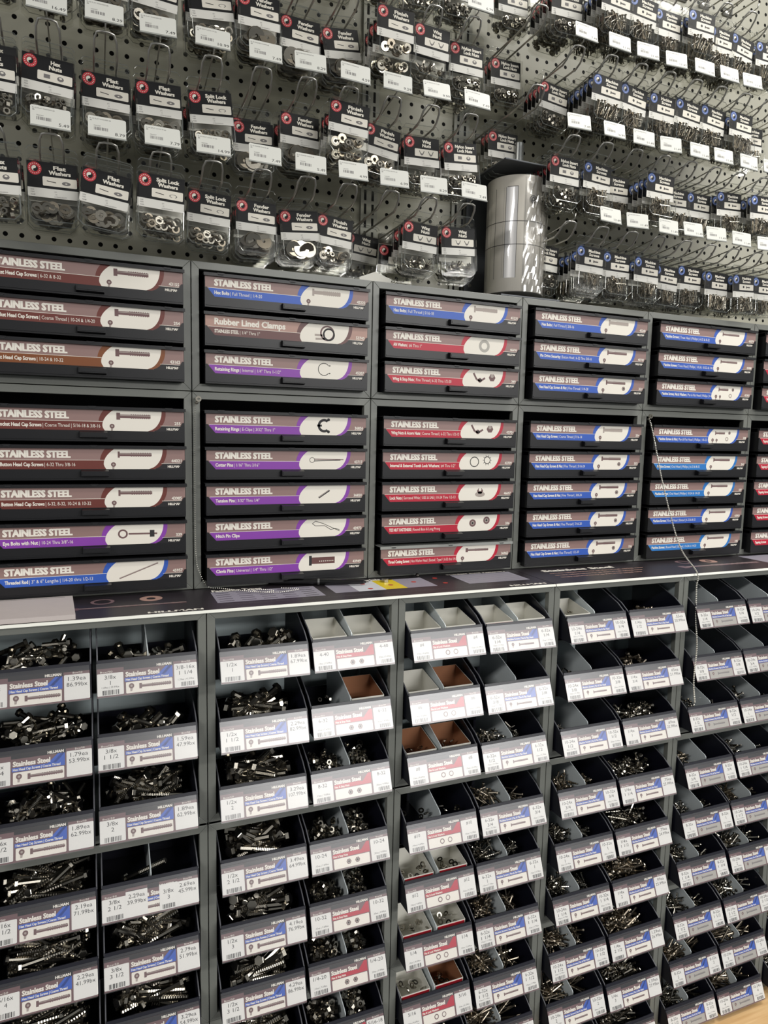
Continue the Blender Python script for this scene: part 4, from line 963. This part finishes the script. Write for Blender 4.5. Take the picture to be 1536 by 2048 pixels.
# ------------------------------------------------------------------ counter top mats
def tri(p, *a): p.poly(*a)
def counter_mat(k0, k1, lab):
    o = thing('counter_mat', (0, 0, 0), lab, 'counter mat', 'printed counter mats')
    mb = MB(); mb.box(k0 * W + .0008, k1 * W - .0008, -D - .0015, -.0008, -.0016, 0.0, 'mat_black')
    p = Pl(mb, (0, 0, .0002), U=(1, 0, 0), V=(0, 1, 0), N=(0, 0, 1))
    if k0 == 0:
        p.ring(.196, -.055, .020, .014, 'mat_mauve', 0); p.ring(.278, -.053, .020, .008, 'label_tan', 0)
        icon_bolt(p, .145, -.098, .19, .016, 'label_mauve', 0, head=.07)
        p.text('HILLMAN', .266, -.161, .010, 'cream', .0001, wid=.09, bold=.0006)
        p.text('Fastener Types', .39, -.036, .015, 'cream', .0001, wid=.095, bold=.0005); p.text('Fastener Materials', .605, -.026, .014, 'cream', .0001, wid=.135, bold=.0005)
        p.rect(.386, .588, -.124, -.038, 'chart_grey', 0)
        for r_ in range(5):
            for c_ in range(5): p.rect(.392 + c_ * .040, .418 + c_ * .040, -.050 - r_ * .016, -.0475 - r_ * .016, 'mat_black', .0001)
        p.rect(.612, .66, -.112, -.030, 'chart_grey', 0); p.rect(.66, .718, -.112, -.028, 'chart_white', 0); p.rect(.718, .765, -.110, -.028, 'chart_yellow', 0); p.rect(.765, .832, -.110, -.026, 'chart_grey', 0)
        for a, b in ((.69, -.05), (.69, -.095), (.742, -.075), (.80, -.062), (.86, -.04), (.86, -.09)): p.disc(a, b, .0055, 'chart_red', .0001)
        p.rect(.40, 1.05, -.140, -.1392, 'ink_soft', 0)
        for j in range(66): p.rect(.40 + j * .01, .4006 + j * .01, -.140, -.134 - (.003 if j % 5 == 0 else 0), 'ink_soft', 0)
        p.rect(.905, 1.055, -.112, -.024, 'chart_grey', 0)
        for j in range(9): p.rect(.91, 1.05, -.033 - j * .009, -.0315 - j * .009, 'ink_soft', .0001)
        p.text('Stainless Steel Fasteners', .90, -.020, .008, 'cream', .0001, wid=.15, bold=.0004)
        p.text('HILLMAN', .978, -.158, .009, 'cream', .0001, wid=.087, bold=.0006)
    else:
        p.text('Stainless Steel', 1.135, -.052, .018, 'cream', .0001, wid=.20, bold=.0009)
        for j in range(3): p.text('corrosion resistant fasteners for use where strength and finish matter', 1.135, -.075 - j * .020, .008, 'label_tan', .0001, wid=.27 - .02 * j, bold=.0002)
        p.ring(1.56, -.045, .020, .013, 'mat_mauve', 0); p.ring(1.64, -.05, .022, .008, 'label_tan', 0); icon_bolt(p, 1.50, -.098, .26, .026, 'mat_mauve', 0, head=.07)
        p.rect(1.78, 2.0, -.11, -.02, 'chart_grey', 0)
    mb.build('printed_sheet', o)
    mb = MB(); mb.prism([(-D - .0050, -.0042), (-D - .0016, -.0042), (-D - .0016, .0004), (-D - .0032, .0004)], 'x', k0 * W + .001, k1 * W - .001, 'edge_white'); e = mb.build('edge_strip', o); e['label'] = 'white front edge strip'
counter_mat(0, 3, 'dark printed counter mat with fastener charts, left of the seam')
counter_mat(3, 6, 'dark printed counter mat reading Stainless Steel, right of the seam')

# things lying on the counter
mb = MB(); mb.prism([(-.06, -.030), (.147, -.026), (.155, -.166), (-.06, -.164)], 'z', .0006, .0085, 'notebook'); mb.box(-.05, .135, -.035, -.033, .0086, .0088, 'ink_soft')
o = mb.build('notebook'); bevel(o, .0006, 1); tag(o, 'pale grey notebook lying on the counter at left edge', 'notebook')
pn = thing('pen', (.505, -.006, .0072), 'black pen lying on the counter between beaded chain and yellow chart', 'pen', rot=(0, 0, math.atan2(-.060, .195)))
mb = MB(); mb.lathe(Matrix.Rotation(math.pi / 2, 4, 'Y'), [(0, .004), (.004, .0058), (.10, .0062), (.125, .0062), (.19, .0042), (.196, .002)], 'pen_black', 14); mb.build('barrel', pn)
mb = MB(); mb.lathe(Matrix.Translation((.098, 0, 0)) @ Matrix.Rotation(math.pi / 2, 4, 'Y'), [(0, .0065), (.004, .0065)], 'rod_grey', 14); mb.lathe(Matrix.Translation((.196, 0, 0)) @ Matrix.Rotation(math.pi / 2, 4, 'Y'), [(0, .0018), (.006, .0006)], 'steel', 8); o = mb.build('trim_ring', pn); o['label'] = 'silver ring and tip of the pen'
mb = MB(); mb.box(.03, .085, -.0075, -.0060, -.001, .001, 'pen_black'); mb.build('clip', pn)
o = nut_mb(.008).build('hex_nut', None, (.742, -.045, .0036)); tag(o, 'single bright nut on the yellow chart of the counter', 'nut')
mb = MB(); mb.sphere((0, 0, 0), .004, 'steel'); mb.tube([(0, 0, 0), (.004, 0, .012)], .0016, 'steel'); o = mb.build('loose_pin', None, (.83, -.015, .0042)); tag(o, 'tiny bright pin standing on counter below the tee nut drawers', 'pin')
mb = MB(); mb.prism([(0, 0), (.07, .0), (.075, .05), (-.01, .055)], 'z', 0, .006, 'box_white'); mb.prism([(0, .006), (.035, .020), (.075, .006)], 'y', .0, .05, 'box_white')
o = mb.build('folded_card', None, (.695, .012, ZT + .0006)); tag(o, 'folded white card lying on top of cabinets below finish washer packs', 'card')

def chain(name, pts, r, lab, clasp=None, step=.0042):
    P = [Vector(q) for q in pts]; mb = MB(); d = 0; acc = []
    for a, b in zip(P[:-1], P[1:]):
        L = (b - a).length; t = -d
        while t + step <= L: t += step; acc.append(a + (b - a) * (t / L))
        d = L - t
    for c_ in acc: mb.sphere(c_, r, 'chain_metal', 6, 4)
    o = thing(name, P[0], lab, 'chain', 'ball chains hanging from the cabinets')
    for i, v in enumerate(mb.v): mb.v[i] = tuple(Vector(v) - P[0])
    mb.build('beads', o)
    mb = MB(); mb.ringsolid(Matrix.Translation((.003, -.002, .004)) @ Matrix.Rotation(math.pi / 2, 4, 'X'), .0055, .0022, .004, 'steel', 12); mb.sphere((0, -.002, -.003), .0035, 'steel'); mb.build('clasp', o)
def smooth(pts, n=8):
    out = []; P = [Vector(p) for p in pts]
    for i in range(len(P) - 1):
        a = P[max(0, i - 1)]; b = P[i]; c_ = P[i + 1]; d = P[min(len(P) - 1, i + 2)]
        for k in range(n):
            t = k / n; out.append(.5 * ((2 * b) + (c_ - a) * t + (2 * a - 5 * b + 4 * c_ - d) * t * t + (3 * b - a - 3 * c_ + d) * t ** 3))
    out.append(P[-1]); return out
chain('ball_chain', smooth([(.367, -.010, .360), (.364, -.008, .33), (.363, -.006, .2), (.364, -.006, .07), (.372, -.008, .03), (.386, -.012, .006), (.41, -.022, .0035), (.44, -.05, .0035), (.475, -.075, .0035), (.50, -.072, .0035), (.486, -.058, .004), (.462, -.062, .004),
                            (.48, -.082, .0045), (.51, -.085, .0035), (.55, -.070, .0035), (.52, -.052, .0035)]), .0014, 'ball chain hanging from left cabinet corner and curled on the counter')
chain('ball_chain', smooth([(1.449, -.012, .360), (1.456, -.02, .33), (1.462, -.06, .20), (1.466, -.12, .06), (1.468, -D - .009, .004), (1.466, -D - .012, -.03), (1.458, -D - .024, -.10), (1.450, -D - .040, -.16), (1.448, -D - .040, -.24), (1.452, -D - .044, -.292)]), .0021, 'ball chain hanging from right cabinets over the counter edge in front of bins')
